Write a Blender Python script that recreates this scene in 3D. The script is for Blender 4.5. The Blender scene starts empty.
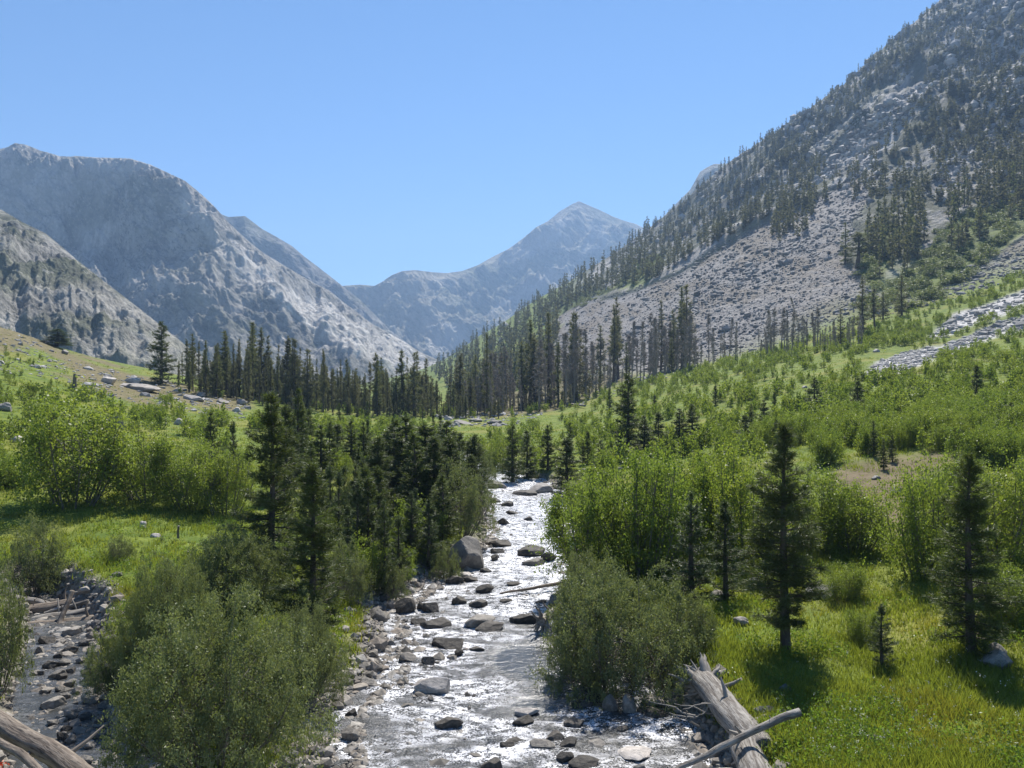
import bpy, math, bmesh
import numpy as np
from mathutils import Vector, Quaternion

R = np.random.RandomState
rng = R(7)
F = 796.0
col = bpy.context.scene.collection
scene = bpy.context.scene

# ------------------------------------------------------------------ noise
def _h(ix, iy, seed):
    n = (ix.astype(np.int64) * 374761393 + iy.astype(np.int64) * 668265263 + seed * 1442695041) & 0xFFFFFFFF
    n = ((n ^ (n >> 13)) * 1274126177) & 0xFFFFFFFF
    n = ((n ^ (n >> 16)) * 2246822519) & 0xFFFFFFFF
    return ((n ^ (n >> 15)) & 0xFFFFFF) / float(0xFFFFFF)

def vn(x, y, seed=0):
    x = np.atleast_1d(np.asarray(x, float)); y = np.atleast_1d(np.asarray(y, float))
    ix = np.floor(x); iy = np.floor(y)
    fx = x - ix; fy = y - iy
    fx = fx * fx * fx * (fx * (fx * 6 - 15) + 10); fy = fy * fy * fy * (fy * (fy * 6 - 15) + 10)
    a = _h(ix, iy, seed); b = _h(ix + 1, iy, seed); c = _h(ix, iy + 1, seed); d = _h(ix + 1, iy + 1, seed)
    return (a + (b - a) * fx) * (1 - fy) + (c + (d - c) * fx) * fy

def fbm(x, y, oc=5, seed=0, gain=.5):
    s = 0; a = 1.0; t = 0
    for k in range(oc):
        ca, sa = math.cos(k * 1.3), math.sin(k * 1.3)
        s = s + a * (vn((x * ca - y * sa) * 2 ** k, (x * sa + y * ca) * 2 ** k, seed + k) - .5); t += a; a *= gain
    return s / t * 2

def ridged(x, y, oc=5, seed=0, gain=.5):
    s = 0; a = 1.0; t = 0
    for k in range(oc):
        ca, sa = math.cos(k * .7), math.sin(k * .7)
        n = 1 - np.abs(2 * vn((x * ca - y * sa) * 2 ** k, (x * sa + y * ca) * 2 ** k, seed + k) - 1)
        s = s + a * n; t += a; a *= gain
    return s / t

def ss(a, b, x):
    t = np.clip((x - a) / (b - a), 0, 1)
    return t * t * (3 - 2 * t)

def gblur(Z, s, ax):
    if s <= 0: return Z
    r = int(3 * s); k = np.exp(-.5 * (np.arange(-r, r + 1) / s) ** 2); k /= k.sum()
    pad = [(0, 0), (0, 0)]; pad[ax] = (r, r)
    P = np.pad(Z, pad, mode='edge'); out = np.zeros_like(Z)
    for i, w in enumerate(k):
        out += w * (P[i:i + Z.shape[0], :] if ax == 0 else P[:, i:i + Z.shape[1]])
    return out

def inpoly(u, v, poly):
    u = np.asarray(u, float); v = np.asarray(v, float)
    c = np.zeros(u.shape, bool); n = len(poly)
    for i in range(n):
        x1, y1 = poly[i]; x2, y2 = poly[(i + 1) % n]
        if y1 == y2: continue
        cond = ((y1 > v) != (y2 > v)) & (u < (x2 - x1) * (v - y1) / (y2 - y1) + x1)
        c ^= cond
    return c

# ------------------------------------------------------------------ mesh helpers
def mesh(name, V, faces, mats, midx=None, rnd=None, smooth=False, attrs=None):
    """faces: list of (n,k) int arrays; midx: list of material index per array (int or array)"""
    me = bpy.data.meshes.new(name)
    V = np.asarray(V, np.float32)
    me.vertices.add(len(V)); me.vertices.foreach_set('co', V.ravel())
    faces = [np.asarray(f, np.int32) for f in faces if len(f)]
    nl = sum(f.size for f in faces); npoly = sum(len(f) for f in faces)
    me.loops.add(nl); me.polygons.add(npoly)
    me.loops.foreach_set('vertex_index', np.concatenate([f.ravel() for f in faces]).astype(np.int32))
    tot = np.concatenate([np.full(len(f), f.shape[1], np.int32) for f in faces])
    st = np.concatenate([[0], np.cumsum(tot)[:-1]]).astype(np.int32)
    me.polygons.foreach_set('loop_start', st)
    try: me.polygons.foreach_set('loop_total', tot)
    except Exception: pass
    for m in mats: me.materials.append(m)
    if midx is not None:
        me.polygons.foreach_set('material_index', np.concatenate([np.broadcast_to(np.asarray(m, np.int32), (len(f),)) for m, f in zip(midx, faces)]).astype(np.int32))
    me.polygons.foreach_set('use_smooth', np.full(npoly, smooth, bool))
    if rnd is not None:
        a = me.attributes.new('rnd', 'FLOAT', 'POINT'); a.data.foreach_set('value', np.asarray(rnd, np.float32))
    if attrs:
        for k, x in attrs.items():
            x = np.asarray(x, np.float32)
            if x.ndim == 2 and x.shape[1] == 3 and k == 'grain': a = me.attributes.new(k, 'FLOAT_VECTOR', 'POINT'); a.data.foreach_set('vector', x.ravel()); continue
            a = me.attributes.new(k, 'FLOAT', 'POINT'); a.data.foreach_set('value', x.ravel())
    me.update(calc_edges=True)
    return me

def link(name, data, parent=None, loc=None, rot=None, scale=None):
    o = bpy.data.objects.new(name, data); col.objects.link(o)
    if parent is not None: o.parent = parent
    if loc is not None: o.location = loc
    if rot is not None: o.rotation_euler = rot
    if scale is not None: o.scale = scale
    return o

def tag(o, label=None, cat=None, group=None, kind=None):
    if label: o['label'] = label
    if cat: o['category'] = cat
    if group: o['group'] = group
    if kind: o['kind'] = kind
    return o

def tubes(paths, ns=5):
    """paths: list of (pts(n,3), radii(n)) -> V, quads"""
    Vs = []; Fs = []; off = 0
    for pts, rad in paths:
        pts = np.asarray(pts, float); rad = np.asarray(rad, float); n = len(pts)
        t = np.gradient(pts, axis=0); t /= np.linalg.norm(t, axis=1)[:, None] + 1e-9
        ref = np.array([0, 0, 1.]) if abs(t[:, 2]).mean() < .8 else np.array([1., 0, 0])
        a = np.cross(t, ref); a /= np.linalg.norm(a, axis=1)[:, None] + 1e-9
        b = np.cross(t, a)
        ang = np.arange(ns) / ns * 2 * math.pi
        ring = pts[:, None] + rad[:, None, None] * (a[:, None] * np.cos(ang)[None, :, None] + b[:, None] * np.sin(ang)[None, :, None])
        Vs.append(ring.reshape(-1, 3))
        i = np.arange(n - 1)[:, None] * ns + np.arange(ns)[None]; j = np.arange(n - 1)[:, None] * ns + (np.arange(ns)[None] + 1) % ns
        Fs.append(np.stack([i, j, j + ns, i + ns], -1).reshape(-1, 4) + off)
        off += n * ns
    return np.concatenate(Vs), np.concatenate(Fs)

def norm(a): return a / (np.linalg.norm(a, axis=-1, keepdims=True) + 1e-9)

# ------------------------------------------------------------------ materials
class NT:
    def __init__(s, name):
        s.m = bpy.data.materials.new(name); s.m.use_nodes = True; s.t = s.m.node_tree
        for n in list(s.t.nodes): s.t.nodes.remove(n)
        s.out = s.n('ShaderNodeOutputMaterial')
    def n(s, ty, **k):
        n = s.t.nodes.new(ty)
        for a, b in k.items(): setattr(n, a, b)
        return n
    def l(s, a, b): s.t.links.new(a, b)
    def val(s, inp, x):
        if hasattr(x, 'is_output') or hasattr(x, 'links'): s.l(x, inp)
        else: inp.default_value = x
    def mix(s, f, a, b, mode='MIX'):
        n = s.n('ShaderNodeMix', data_type='RGBA', blend_type=mode)
        s.val(n.inputs[0], f)
        for i, x in ((6, a), (7, b)):
            s.val(n.inputs[i], (*x, 1) if isinstance(x, tuple) and len(x) == 3 else x)
        return n.outputs[2]
    def math(s, op, a, b=0.0, c=None, clamp=False):
        n = s.n('ShaderNodeMath', operation=op, use_clamp=clamp); s.val(n.inputs[0], a); s.val(n.inputs[1], b)
        if c is not None: s.val(n.inputs[2], c)
        return n.outputs[0]
    def attr(s, name): return s.n('ShaderNodeAttribute', attribute_name=name).outputs['Fac']
    def geo(s): return s.n('ShaderNodeNewGeometry').outputs['Position']
    def obj(s): return s.n('ShaderNodeTexCoord').outputs['Object']
    def mapping(s, vec, sc, rot=(0, 0, 0)):
        n = s.n('ShaderNodeMapping'); s.l(vec, n.inputs[0]); n.inputs['Scale'].default_value = sc; n.inputs['Rotation'].default_value = rot
        return n.outputs[0]
    def noise(s, vec, scale, det=5, rough=.55, dist=0.0, out=0):
        n = s.n('ShaderNodeTexNoise'); s.l(vec, n.inputs['Vector']); n.inputs['Scale'].default_value = scale
        n.inputs['Detail'].default_value = det; n.inputs['Roughness'].default_value = rough; n.inputs['Distortion'].default_value = dist
        return n.outputs[out]
    def vor(s, vec, scale, feature='F1', out='Distance', rand=1.0):
        n = s.n('ShaderNodeTexVoronoi', feature=feature); s.l(vec, n.inputs['Vector']); n.inputs['Scale'].default_value = scale
        n.inputs['Randomness'].default_value = rand
        return n.outputs[out]
    def step(s, x, a, b, lo=0.0, hi=1.0):
        n = s.n('ShaderNodeMapRange', interpolation_type='SMOOTHSTEP'); s.val(n.inputs[0], x)
        n.inputs[1].default_value = a; n.inputs[2].default_value = b; n.inputs[3].default_value = lo; n.inputs[4].default_value = hi
        return n.outputs[0]
    def bump(s, h, strength, dist, nrm=None):
        n = s.n('ShaderNodeBump'); n.inputs['Strength'].default_value = strength; n.inputs['Distance'].default_value = dist
        s.l(h, n.inputs['Height'])
        if nrm: s.l(nrm, n.inputs['Normal'])
        return n.outputs[0]
    def bsdf(s, color, rough=.8, spec=.3, nrm=None):
        n = s.n('ShaderNodeBsdfPrincipled'); s.val(n.inputs['Base Color'], (*color, 1) if isinstance(color, tuple) else color)
        s.val(n.inputs['Roughness'], rough); s.val(n.inputs['Specular IOR Level'], spec)
        if nrm: s.l(nrm, n.inputs['Normal'])
        return n
    def fin(s, sh): s.l(sh, s.out.inputs['Surface']); return s.m

def leafmat(name, ca, cb, cc, trans=.45, tcol=(1.25, 1.35, .6), rough=.45, spec=.35):
    M = NT(name)
    oi = M.n('ShaderNodeObjectInfo').outputs['Random']
    c = M.mix(M.attr('rnd'), ca, cb)
    c = M.mix(M.math('MULTIPLY', oi, .75), c, cc)
    b = M.bsdf(c, rough, spec)
    tr = M.n('ShaderNodeBsdfTranslucent'); M.l(M.mix(1.0, c, tcol, 'MULTIPLY'), tr.inputs[0])
    mx = M.n('ShaderNodeMixShader'); mx.inputs[0].default_value = trans
    M.l(b.outputs[0], mx.inputs[1]); M.l(tr.outputs[0], mx.inputs[2])
    return M.fin(mx.outputs[0])

M_ASPEN = leafmat('aspen_leaves', (.11, .165, .03), (.265, .305, .068), (.14, .20, .042), .55, (1.3, 1.3, .7))
M_WILLOW = leafmat('willow_leaves', (.09, .12, .045), (.25, .28, .11), (.16, .185, .09), .36, (1.25, 1.25, .7), .5, .35)
M_NEEDLE = leafmat('pine_needles', (.060, .085, .028), (.13, .16, .05), (.085, .105, .042), .38, (1.2, 1.2, .6), .5, .35)
M_NEEDLE_Y = leafmat('young_pine_needles', (.055, .085, .028), (.10, .13, .045), (.08, .11, .05), .3, (1.2, 1.2, .6), .5, .35)
M_NEEDLE_FAR = leafmat('distant_pine_needles', (.095, .115, .055), (.18, .19, .09), (.15, .14, .09), .4, (1.1, 1.1, .7), .6, .2)  # paler than the near needles, haze light mixed into the colour
M_GRASS = leafmat('grass_blades', (.15, .19, .032), (.28, .30, .06), (.16, .19, .045), .53, (1.2, 1.25, .6), .5, .3)
M_HERB = leafmat('herb_leaves', (.13, .20, .032), (.25, .31, .055), (.13, .19, .04), .52)
M_YELLOW = leafmat('golden_meadow_blades', (.26, .255, .035), (.36, .32, .05), (.22, .23, .04), .5, (1.1, 1.1, .7))
M_BLOOM = leafmat('white_flower_heads', (.55, .55, .50), (.75, .75, .68), (.6, .6, .5), .3, (1, 1, 1))
M_RED = leafmat('red_petals', (.65, .06, .02), (.8, .12, .04), (.7, .1, .03), .3, (1, 1, 1))

def barkmat(name, a, b, sc=18):
    M = NT(name); v = M.obj()
    n = M.noise(M.mapping(v, (1, 1, .18)), sc, 5, .65)
    c = M.mix(M.step(n, .35, .68), a, b)
    return M.fin(M.bsdf(c, .85, .2, M.bump(n, .7, .02)).outputs[0])
M_BARK = barkmat('pine_bark', (.06, .048, .038), (.16, .13, .105))
M_STEM = barkmat('shrub_stems', (.09, .08, .06), (.22, .2, .16))
M_SNAG = barkmat('dead_grey_wood', (.20, .17, .15), (.40, .35, .31), 6)
def driftmat(name, a, b, d):
    M = NT(name); v = M.n('ShaderNodeAttribute', attribute_name='grain').outputs['Vector']
    n = M.noise(v, 14, 6, .7); n2 = M.noise(v, 45, 4, .7); n3 = M.noise(M.geo(), 2.2, 4, .6)
    c = M.mix(M.step(n, .36, .62), a, b); c = M.mix(M.step(n2, .54, .64, 0, .8), c, d); c = M.mix(M.step(n3, .5, .7, 0, .6), c, a)
    return M.fin(M.bsdf(c, .85, .2, M.bump(M.math('ADD', n, M.math('MULTIPLY', n2, .5)), .9, .03)).outputs[0])
M_DRIFT = driftmat('weathered_driftwood', (.13, .112, .095), (.36, .335, .30), (.045, .038, .032))
M_DRIFT_D = driftmat('damp_driftwood', (.12, .095, .075), (.27, .225, .18), (.04, .032, .027))

def rockmat(name, a, b, dark, sc=3.0):
    M = NT(name); v = M.obj(); oi = M.n('ShaderNodeObjectInfo').outputs['Random']
    n = M.noise(v, sc, 6, .65); n2 = M.noise(v, sc * 6, 4, .7)
    c = M.mix(M.step(n, .35, .65), a, b)
    c = M.mix(M.step(n2, .52, .68, 0, .55), c, dark)
    c = M.mix(1.0, c, M.mix(oi, (.62, .6, .58), (1.15, 1.1, 1.05)), 'MULTIPLY')
    h = M.math('ADD', n, M.math('MULTIPLY', n2, .3))
    return M.fin(M.bsdf(c, .75, .3, M.bump(h, .6, .08)).outputs[0])
M_ROCK = rockmat('granite_boulder', (.20, .19, .175), (.34, .32, .29), (.06, .06, .055))
M_ROCKW = rockmat('wet_dark_boulder', (.055, .05, .045), (.13, .12, .105), (.02, .02, .018))
M_ROCKL = rockmat('pale_granite_boulder', (.36, .34, .32), (.55, .52, .49), (.15, .14, .13))

def stonemat(name, cols):
    M = NT(name); r = M.attr('rnd')
    cr = M.n('ShaderNodeValToRGB'); M.l(r, cr.inputs[0]); e = cr.color_ramp.elements
    while len(e) < len(cols): e.new(.5)
    for i, c in enumerate(cols): e[i].position = i / (len(cols) - 1); e[i].color = (*c, 1)
    n = M.noise(M.geo(), 9, 4, .6)
    c = M.mix(M.step(n, .3, .7), M.mix(1.0, cr.outputs[0], (.65, .65, .65), 'MULTIPLY'), cr.outputs[0])
    return M.fin(M.bsdf(c, .8, .25, M.bump(n, .4, .05)).outputs[0])
M_COBBLE = stonemat('river_cobbles', [(.10, .09, .08), (.22, .20, .17), (.34, .30, .25), (.42, .39, .35), (.26, .22, .18), (.15, .145, .14)])
M_TALUS = stonemat('talus_stones', [(.13, .125, .12), (.20, .19, .18), (.27, .255, .245), (.34, .325, .31), (.18, .165, .16)])
M_TALUSM = stonemat('outcrop_granite', [(.17, .16, .15), (.30, .285, .27), (.46, .44, .42), (.24, .23, .22)])
M_TALUSL = stonemat('pale_talus_stones', [(.24, .23, .22), (.34, .33, .31), (.48, .46, .44)])

# ------------------------------------------------------------------ ground heightfield (camera at the origin, z = height above the eye)
TAB = [
 (-600, [(3,-6.6),(14,-6.4),(25,-5.2),(35,-2),(60,7),(100,22),(150,38),(200,46),(400,60)]),
 (-300, [(3,-7.2),(14,-7.2),(25,-6.8),(35,-5.0),(60,0),(100,10),(150,21),(200,25),(400,30)]),
 (0,    [(3,-7.3),(20,-7.4),(27,-7.0),(41,-6.0),(60,-4.1),(85,-1.2),(115,4.2),(140,9.4),(160,12.4),(200,13.2),(400,14)]),
 (70,   [(3,-7.3),(20,-7.4),(27,-7.05),(41,-6.0),(60,-4.2),(92,-1.9),(130,3.2),(158,7.0),(180,8.0),(400,8)]),
 (130,  [(3,-7.3),(27,-7.1),(38,-6.2),(64,-4.5),(100,-2.7),(120,-1.6),(150,2.6),(168,4.2),(200,4.6),(400,5)]),
 (260,  [(3,-7.2),(30,-7.0),(41,-6.6),(78,-5.5),(140,-4.3),(170,-2.8),(200,-2.4),(400,-3)]),
 (350,  [(3,-7.2),(30,-7.1),(50,-6.8),(88,-6.2),(154,-5.9),(190,-5),(400,-5)]),
 (430,  [(3,-7.2),(60,-7.0),(92,-6.6),(152,-6.4),(200,-6),(300,-6),(400,-5),(700,5),(1000,20)]),
 (500,  [(3,-7.2),(60,-7.2),(97,-6.8),(154,-6.5),(227,-6),(300,-5),(400,0),(700,40),(1000,74)]),
 (560,  [(3,-7.2),(65,-7),(94,-6.6),(150,-5.8),(224,-4.5),(280,0),(400,20),(700,75),(950,118)]),
 (640,  [(3,-7.2),(26,-7),(45,-6.5),(78,-5.5),(150,-3),(250,2.8),(320,20),(450,56),(600,100),(850,159)]),
 (760,  [(3,-7),(21,-7),(42.5,-6.2),(64,-4.5),(100,-2),(235,10),(300,35),(400,78),(600,160),(800,245)]),
 (880,  [(3,-7),(21,-7),(40,-5.8),(46,-5),(66,-3),(100,0),(150,6.5),(225,22),(300,55),(400,105),(600,220),(760,320)]),
 (1024, [(3,-6.8),(18.5,-6.8),(34,-5),(48,-4),(80,0),(150,10),(220,31),(300,66),(400,125),(600,270),(750,428)]),
 (1300, [(3,-6.5),(18,-6.5),(34,-4),(60,2),(100,9),(150,24),(220,55),(300,100),(600,370),(750,520)]),
 (1700, [(3,-6),(18,-6),(34,-2),(60,8),(100,22),(150,45),(220,90),(300,150),(600,420),(750,560)]),
]
SKY_R = [(430,362),(440,358),(470,340),(500,325),(530,303),(560,287),(590,268),(620,250),(650,226),(680,205),(705,181),(730,162),(768,136),
         (800,114),(820,101),(843,84),(860,68),(880,50),(900,32),(920,17),(940,0),(980,-34),(1024,-70),(1300,-200),(1700,-200)]
UG = np.concatenate([np.arange(-600, -60, 12.), np.arange(-60, 1090, 2.0), np.arange(1090, 1701, 12.)])
DG = np.concatenate([1 / np.linspace(1 / 3., 1 / 12., 24)[:-1], 1 / np.linspace(1 / 12., 1 / 60., 240)[:-1], np.exp(np.linspace(math.log(60), math.log(240), 240))[:-1],
                     np.exp(np.linspace(math.log(240), math.log(1100), 420))[:-1], np.linspace(1100, 1900, 20)])
ctrl = []
for u0, pts in TAB:
    p = np.array(pts); z = np.interp(np.log(DG), np.log(p[:, 0]), p[:, 1])
    z = np.interp(DG, p[:, 0], p[:, 1]); Dr = p[-1, 0]
    if Dr > 600: z = np.where(DG > Dr, p[-1, 1] * np.clip(1 - (DG - Dr) / 900, .0, 1) - (DG > Dr) * 0, z)
    ctrl.append(z)
ctrl = np.array(ctrl); cu = np.array([t[0] for t in TAB])
Z = np.zeros((len(UG), len(DG)))
for j in range(len(DG)): Z[:, j] = np.interp(UG, cu, ctrl[:, j])
Z = gblur(gblur(Z, 9, 0), 5, 1)
Ug, Dg = np.meshgrid(UG, DG, indexing='ij')
X = (Ug - 512) / F * Dg; Y = Dg
# relief
near = ss(6, 14, Dg)
Z += near * (fbm(X / 3, Y / 3, 4, 11) * .10 + fbm(X / 14, Y / 14, 3, 12) * .35 * ss(20, 60, Dg) + fbm(X / 45, Y / 45, 3, 15) * 1.2 * ss(60, 130, Dg))
mt = ss(0, 90, Z - 12) * ss(240, 420, Dg) * ss(560, 700, Ug)
wallw = ss(90, 190, Z)
gx = X * .8 + Y * .6; gy = -X * .6 + Y * .8
V0 = 384 - F * Z / Dg
TALUS = [(540,372),(560,318),(600,298),(640,286),(665,276),(700,255),(760,222),(800,203),(838,188),(862,172),(880,168),(878,190),(862,220),(852,262),(870,292),(930,300),(960,272),(1024,235),(1060,215),(1060,262),(1024,276),(960,300),(925,312),(880,322),(845,335),(800,342),(760,352),(700,364),(640,374)]
talus = gblur(gblur(inpoly(Ug + fbm(X / 30, Y / 30, 3, 5) * 12, V0 + fbm(X / 25, Y / 25, 3, 6) * 6, TALUS).astype(float), 1.6, 0), 1.6, 1)
al = X * .70 + Z * .71; ac = -X * .71 + Z * .70
rel = (ridged(ac / 34, al / 190 + Y / 400, 5, 27, .6) - .5) * 22 * ss(240, 420, Dg) + (ridged(gx / 110, gy / 300, 5, 21, .55) - .55) * 34 + (ridged(X / 32, Y / 32 + Z / 40, 4, 31, .55) - .5) * 13 + (ridged(ac / 11, al / 30 + Y / 60, 4, 33, .6) - .5) * 8
Z += mt * rel * (.55 + .45 * wallw) * (1 - .85 * talus)
Z += ss(180, 300, Dg) * ss(560, 700, Ug) * talus * (fbm(X / 6, Y / 6, 4, 41, .6) * 1.2)
# fit the crest of the big slope to its skyline
sk = np.interp(UG, *zip(*SKY_R))
sel = DG > 300
cur = (Z[:, sel] / DG[sel][None]).max(1)
k = np.clip(((384 - sk) / F) / np.maximum(cur, 1e-3), .3, 3)
k = np.where(UG < 470, 1, k); k = gblur(k[:, None], 4, 0)[:, 0]
Z = np.where(Z > 0, Z * (1 + (k[:, None] - 1) * ss(250, 600, Dg)), Z)

# river course in world metres
def wl(y): return -8 + .005 * np.asarray(y, float)
RIV = [(800,330,725),(768,345,712),(740,345,700),(700,362,672),(680,386,645),(660,393,610),(640,402,580),(620,400,566),(600,412,562),(580,448,564),
       (560,470,568),(540,487,572),(520,489,573),(500,486,567),(490,485,556),(482,486,546),(470,470,505),(455,440,462)]
ry = np.array([8 * F / (v - 384 + 3.98) for v, a, b in RIV]); rl = np.array([(a - 512) / F for v, a, b in RIV]) * ry; rr = np.array([(b - 512) / F for v, a, b in RIV]) * ry
ry = np.concatenate([[2.], ry]); rl = np.concatenate([[-3.9], rl]); rr = np.concatenate([[4.6], rr])
def _redge(y):
    w = .25 * fbm(y / 1.7, y * 0 + 3, 3, 61) * (1 + y / 40)
    w2 = .25 * fbm(y / 1.5, y * 0 + 9, 3, 67) * (1 + y / 40)
    return np.interp(y, ry, rl) + w, np.interp(y, ry, rr) + w2
_ty = np.linspace(2, 120, 2400); _tl, _tr = _redge(_ty)
def redge(y): return np.interp(y, _ty, _tl), np.interp(y, _ty, _tr)
SCH = [(14.0,-7.4,1.6),(16.4,-9.0,1.3),(17.8,-10.1,1.15),(19.7,-11.2,1.15),(21.3,-12.3,1.05),(24,-13.7,1.0),(27,-15.3,1.2),(28.8,-16.8,.9),(30,-17.6,.5)]
sy, sx, sw = map(np.array, zip(*SCH))
def rivd(x, y):
    """signed distance (approx.) outside the water's edge: main river, side channel"""
    a, b = redge(y); d1 = np.maximum(a - x, x - b)
    d1 = np.where(y > 88, 99, d1)
    c = np.interp(y, sy, sx); w = np.interp(y, sy, sw)
    d2 = np.abs(x - c) - w + .2 * fbm(x / .8, y / .8, 2, 71)
    d2 = np.where((y > 30.3) | (y < 5), 99, d2)
    return d1, d2
d1, d2 = rivd(X, Y)
dm = np.minimum(d1, d2)
bankL = ss(0, 1, np.where((X < 0) & (Y < 36), 1, 0) * 1.0)
wdt = np.where(d1 < d2, 1.3 + 1.3 * ((X < 2) & (Y < 34)), .9)
t = np.clip((dm + .7) / (wdt + .7), 0, 1); t = t * t * (3 - 2 * t)
Z = (wl(Y) - .45 + .10 * fbm(X * 2, Y * 2, 3, 81)) * (1 - t) + Z * t

def zat(x, y):
    x = np.asarray(x, float); y = np.asarray(y, float)
    u = 512 + F * x / y
    i = np.clip(np.searchsorted(UG, u) - 1, 0, len(UG) - 2); j = np.clip(np.searchsorted(DG, y) - 1, 0, len(DG) - 2)
    fu = np.clip((u - UG[i]) / (UG[i + 1] - UG[i]), 0, 1); fd = np.clip((y - DG[j]) / (DG[j + 1] - DG[j]), 0, 1)
    return (Z[i, j] * (1 - fu) + Z[i + 1, j] * fu) * (1 - fd) + (Z[i, j + 1] * (1 - fu) + Z[i + 1, j + 1] * fu) * fd
VP = 384 - F * Z / DG[None]; VPmin = np.minimum.accumulate(VP, axis=1)
def sampler(poly, r):
    pu = [a for a, b in poly]; pv = [b for a, b in poly]
    while True:
        u = r.uniform(min(pu), max(pu), 2000); v = r.uniform(min(pv), max(pv), 2000); m = inpoly(u, v, poly)
        for q in zip(u[m], v[m]): yield q
def hit(u, v, dmax=1000, snap=True):
    """world point of the ground first met by the ray through pixel u, v (None if sky)"""
    i = int(np.clip(round(float(np.interp(u, UG, np.arange(len(UG))))), 0, len(UG) - 1))
    p = VPmin[i]; k = np.searchsorted(-p, -v)
    if k >= len(DG) or DG[k] > dmax:
        if not snap: return None
        v = p[DG < dmax].min() + .5; k = np.searchsorted(-p, -v)
    if k <= 0: return None
    a, b = p[k - 1], p[k]; f = (a - v) / (a - b + 1e-9)
    D = DG[k - 1] + (DG[k] - DG[k - 1]) * min(max(f, 0), 1)
    x = (u - 512) / F * D
    return np.array([x, D, float(zat(x, D))])

# ground regions (kinds of cover), soft attributes
Vv = 384 - F * Z / Dg
def reg(poly, s=2.0, jit=8, js=8.0, seed=1):
    q = inpoly(Ug + fbm(X / js, Y / js, 4, seed) * jit, Vv + fbm(X / js + 50, Y / js, 4, seed + 9) * jit * .5, poly).astype(float)
    return gblur(gblur(q, s, 0), s, 1)
DRY1 = [(822,488),(835,468),(860,460),(925,452),(960,448),(1000,440),(970,458),(930,470),(915,500),(905,545),(890,540),(870,500)]
DRY2 = [(-60,330),(10,322),(70,352),(110,365),(190,388),(250,402),(235,415),(150,400),(100,392),(40,352),(-60,345)]
DRY3 = [(450,412),(500,415),(560,410),(640,375),(560,378),(480,400)]
STRIP1 = [(862,379),(878,362),(905,352),(935,347),(948,352),(915,368),(885,378)]
STRIP2 = [(930,352),(960,340),(1000,322),(1040,312),(1040,326),(1000,336),(960,350),(938,358)]
STRIP3 = [(925,340),(950,318),(985,305),(1030,286),(1040,300),(990,318),(960,332)]
dry = np.clip(reg(DRY1, 2, 10, 3) + .85 * reg(DRY2, 2, 24, 9) + .8 * reg(DRY3, 2, 8, 20), 0, 1) * (Dg < 330)
strip = np.clip(reg(STRIP1, 1.5, 8, 6) + reg(STRIP2, 1.5, 8, 6) + reg(STRIP3, 1.5, 8, 6), 0, 1) * (Dg < 330)
gravel = (1 - ss(.2, 1.6, dm + .5 * fbm(X, Y, 3, 88))) * (Dg < 90)
gravel = np.maximum(gravel, ss(1.8, .8, d1 + .6 * fbm(X, Y, 3, 89)) * ((X < 1) & (Y > 15) & (Y < 34)))
rock = ss(225, 280, Dg) * ss(545, 600, Ug) * (1 - talus)
GREEN = [[(535,318),(560,300),(600,286),(612,290),(590,304),(560,316)],[(618,288),(640,262),(665,250),(664,262),(640,284)],
         [(850,330),(862,292),(890,285),(915,262),(935,235),(960,215),(1000,200),(1040,170),(1040,225),(1000,250),(960,285),(930,305),(900,318)],
         [(885,215),(900,240),(875,285),(858,280),(862,245)]]
greenp = np.clip(sum(reg(g, 1.5, 10, 25, 7 + i) for i, g in enumerate(GREEN)), 0, 1)
rock *= (1 - greenp)
PALE = [[(1040,35),(1010,58),(995,90),(985,112),(1000,112),(1040,72)],[(905,92),(930,78),(934,86),(908,112),(886,150),(860,184),(840,192),(868,142)],[(822,162),(850,138),(860,146),(830,176),(800,196),(794,190)],[(955,150),(985,132),(1000,120),(1005,128),(975,160),(940,185),(930,182)],[(880,112),(905,70),(912,74),(890,118),(850,150),(846,146)]]
pale = np.clip(sum(reg(g, 1.2, 12, 20, 70 + i) for i, g in enumerate(PALE)), 0, 1)
V3 = np.stack([X, Y, Z], -1).reshape(-1, 3)
nu, nd = len(UG), len(DG)
ii, jj = np.meshgrid(np.arange(nu - 1), np.arange(nd - 1), indexing='ij')
a = (ii * nd + jj).ravel(); GF = np.stack([a, a + nd, a + nd + 1, a + 1], -1)

M = NT('valley_ground'); P = M.geo()
n1 = M.noise(P, .9, 5, .6); n2 = M.noise(P, .12, 4, .55); n3 = M.noise(P, 6, 4, .65)
g = M.mix(M.step(n1, .32, .68), (.08, .125, .018), (.17, .21, .032))
g = M.mix(M.step(n2, .48, .66, 0, .7), g, (.21, .20, .045))
g = M.mix(M.step(n3, .58, .72, 0, .5), g, (.09, .075, .045))
dryc = M.mix(M.step(n1, .3, .7), (.115, .09, .05), (.20, .155, .095)); dryc = M.mix(M.step(n3, .55, .7, 0, .8), dryc, (.13, .14, .05))
# talus: stones of many sizes
def cells(sc): 
    vv = M.n('ShaderNodeTexVoronoi', feature='F1'); M.l(P, vv.inputs['Vector']); vv.inputs['Scale'].default_value = sc
    return vv.outputs['Color'], vv.outputs['Distance']
c1, h1 = cells(.55); c2, h2 = cells(1.6)
sep = M.n('ShaderNodeSeparateColor'); M.l(c1, sep.inputs[0]); sep2 = M.n('ShaderNodeSeparateColor'); M.l(c2, sep2.inputs[0])
st = M.mix(sep.outputs[0], (.155, .15, .145), (.27, .26, .25)); st = M.mix(M.math('MULTIPLY', sep2.outputs[1], .6), st, (.24, .215, .20))
st = M.mix(M.step(M.noise(M.mapping(P, (1, .25, .6)), .06, 5, .65), .45, .60, 0, .8), st, (.17, .145, .115))
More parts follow.
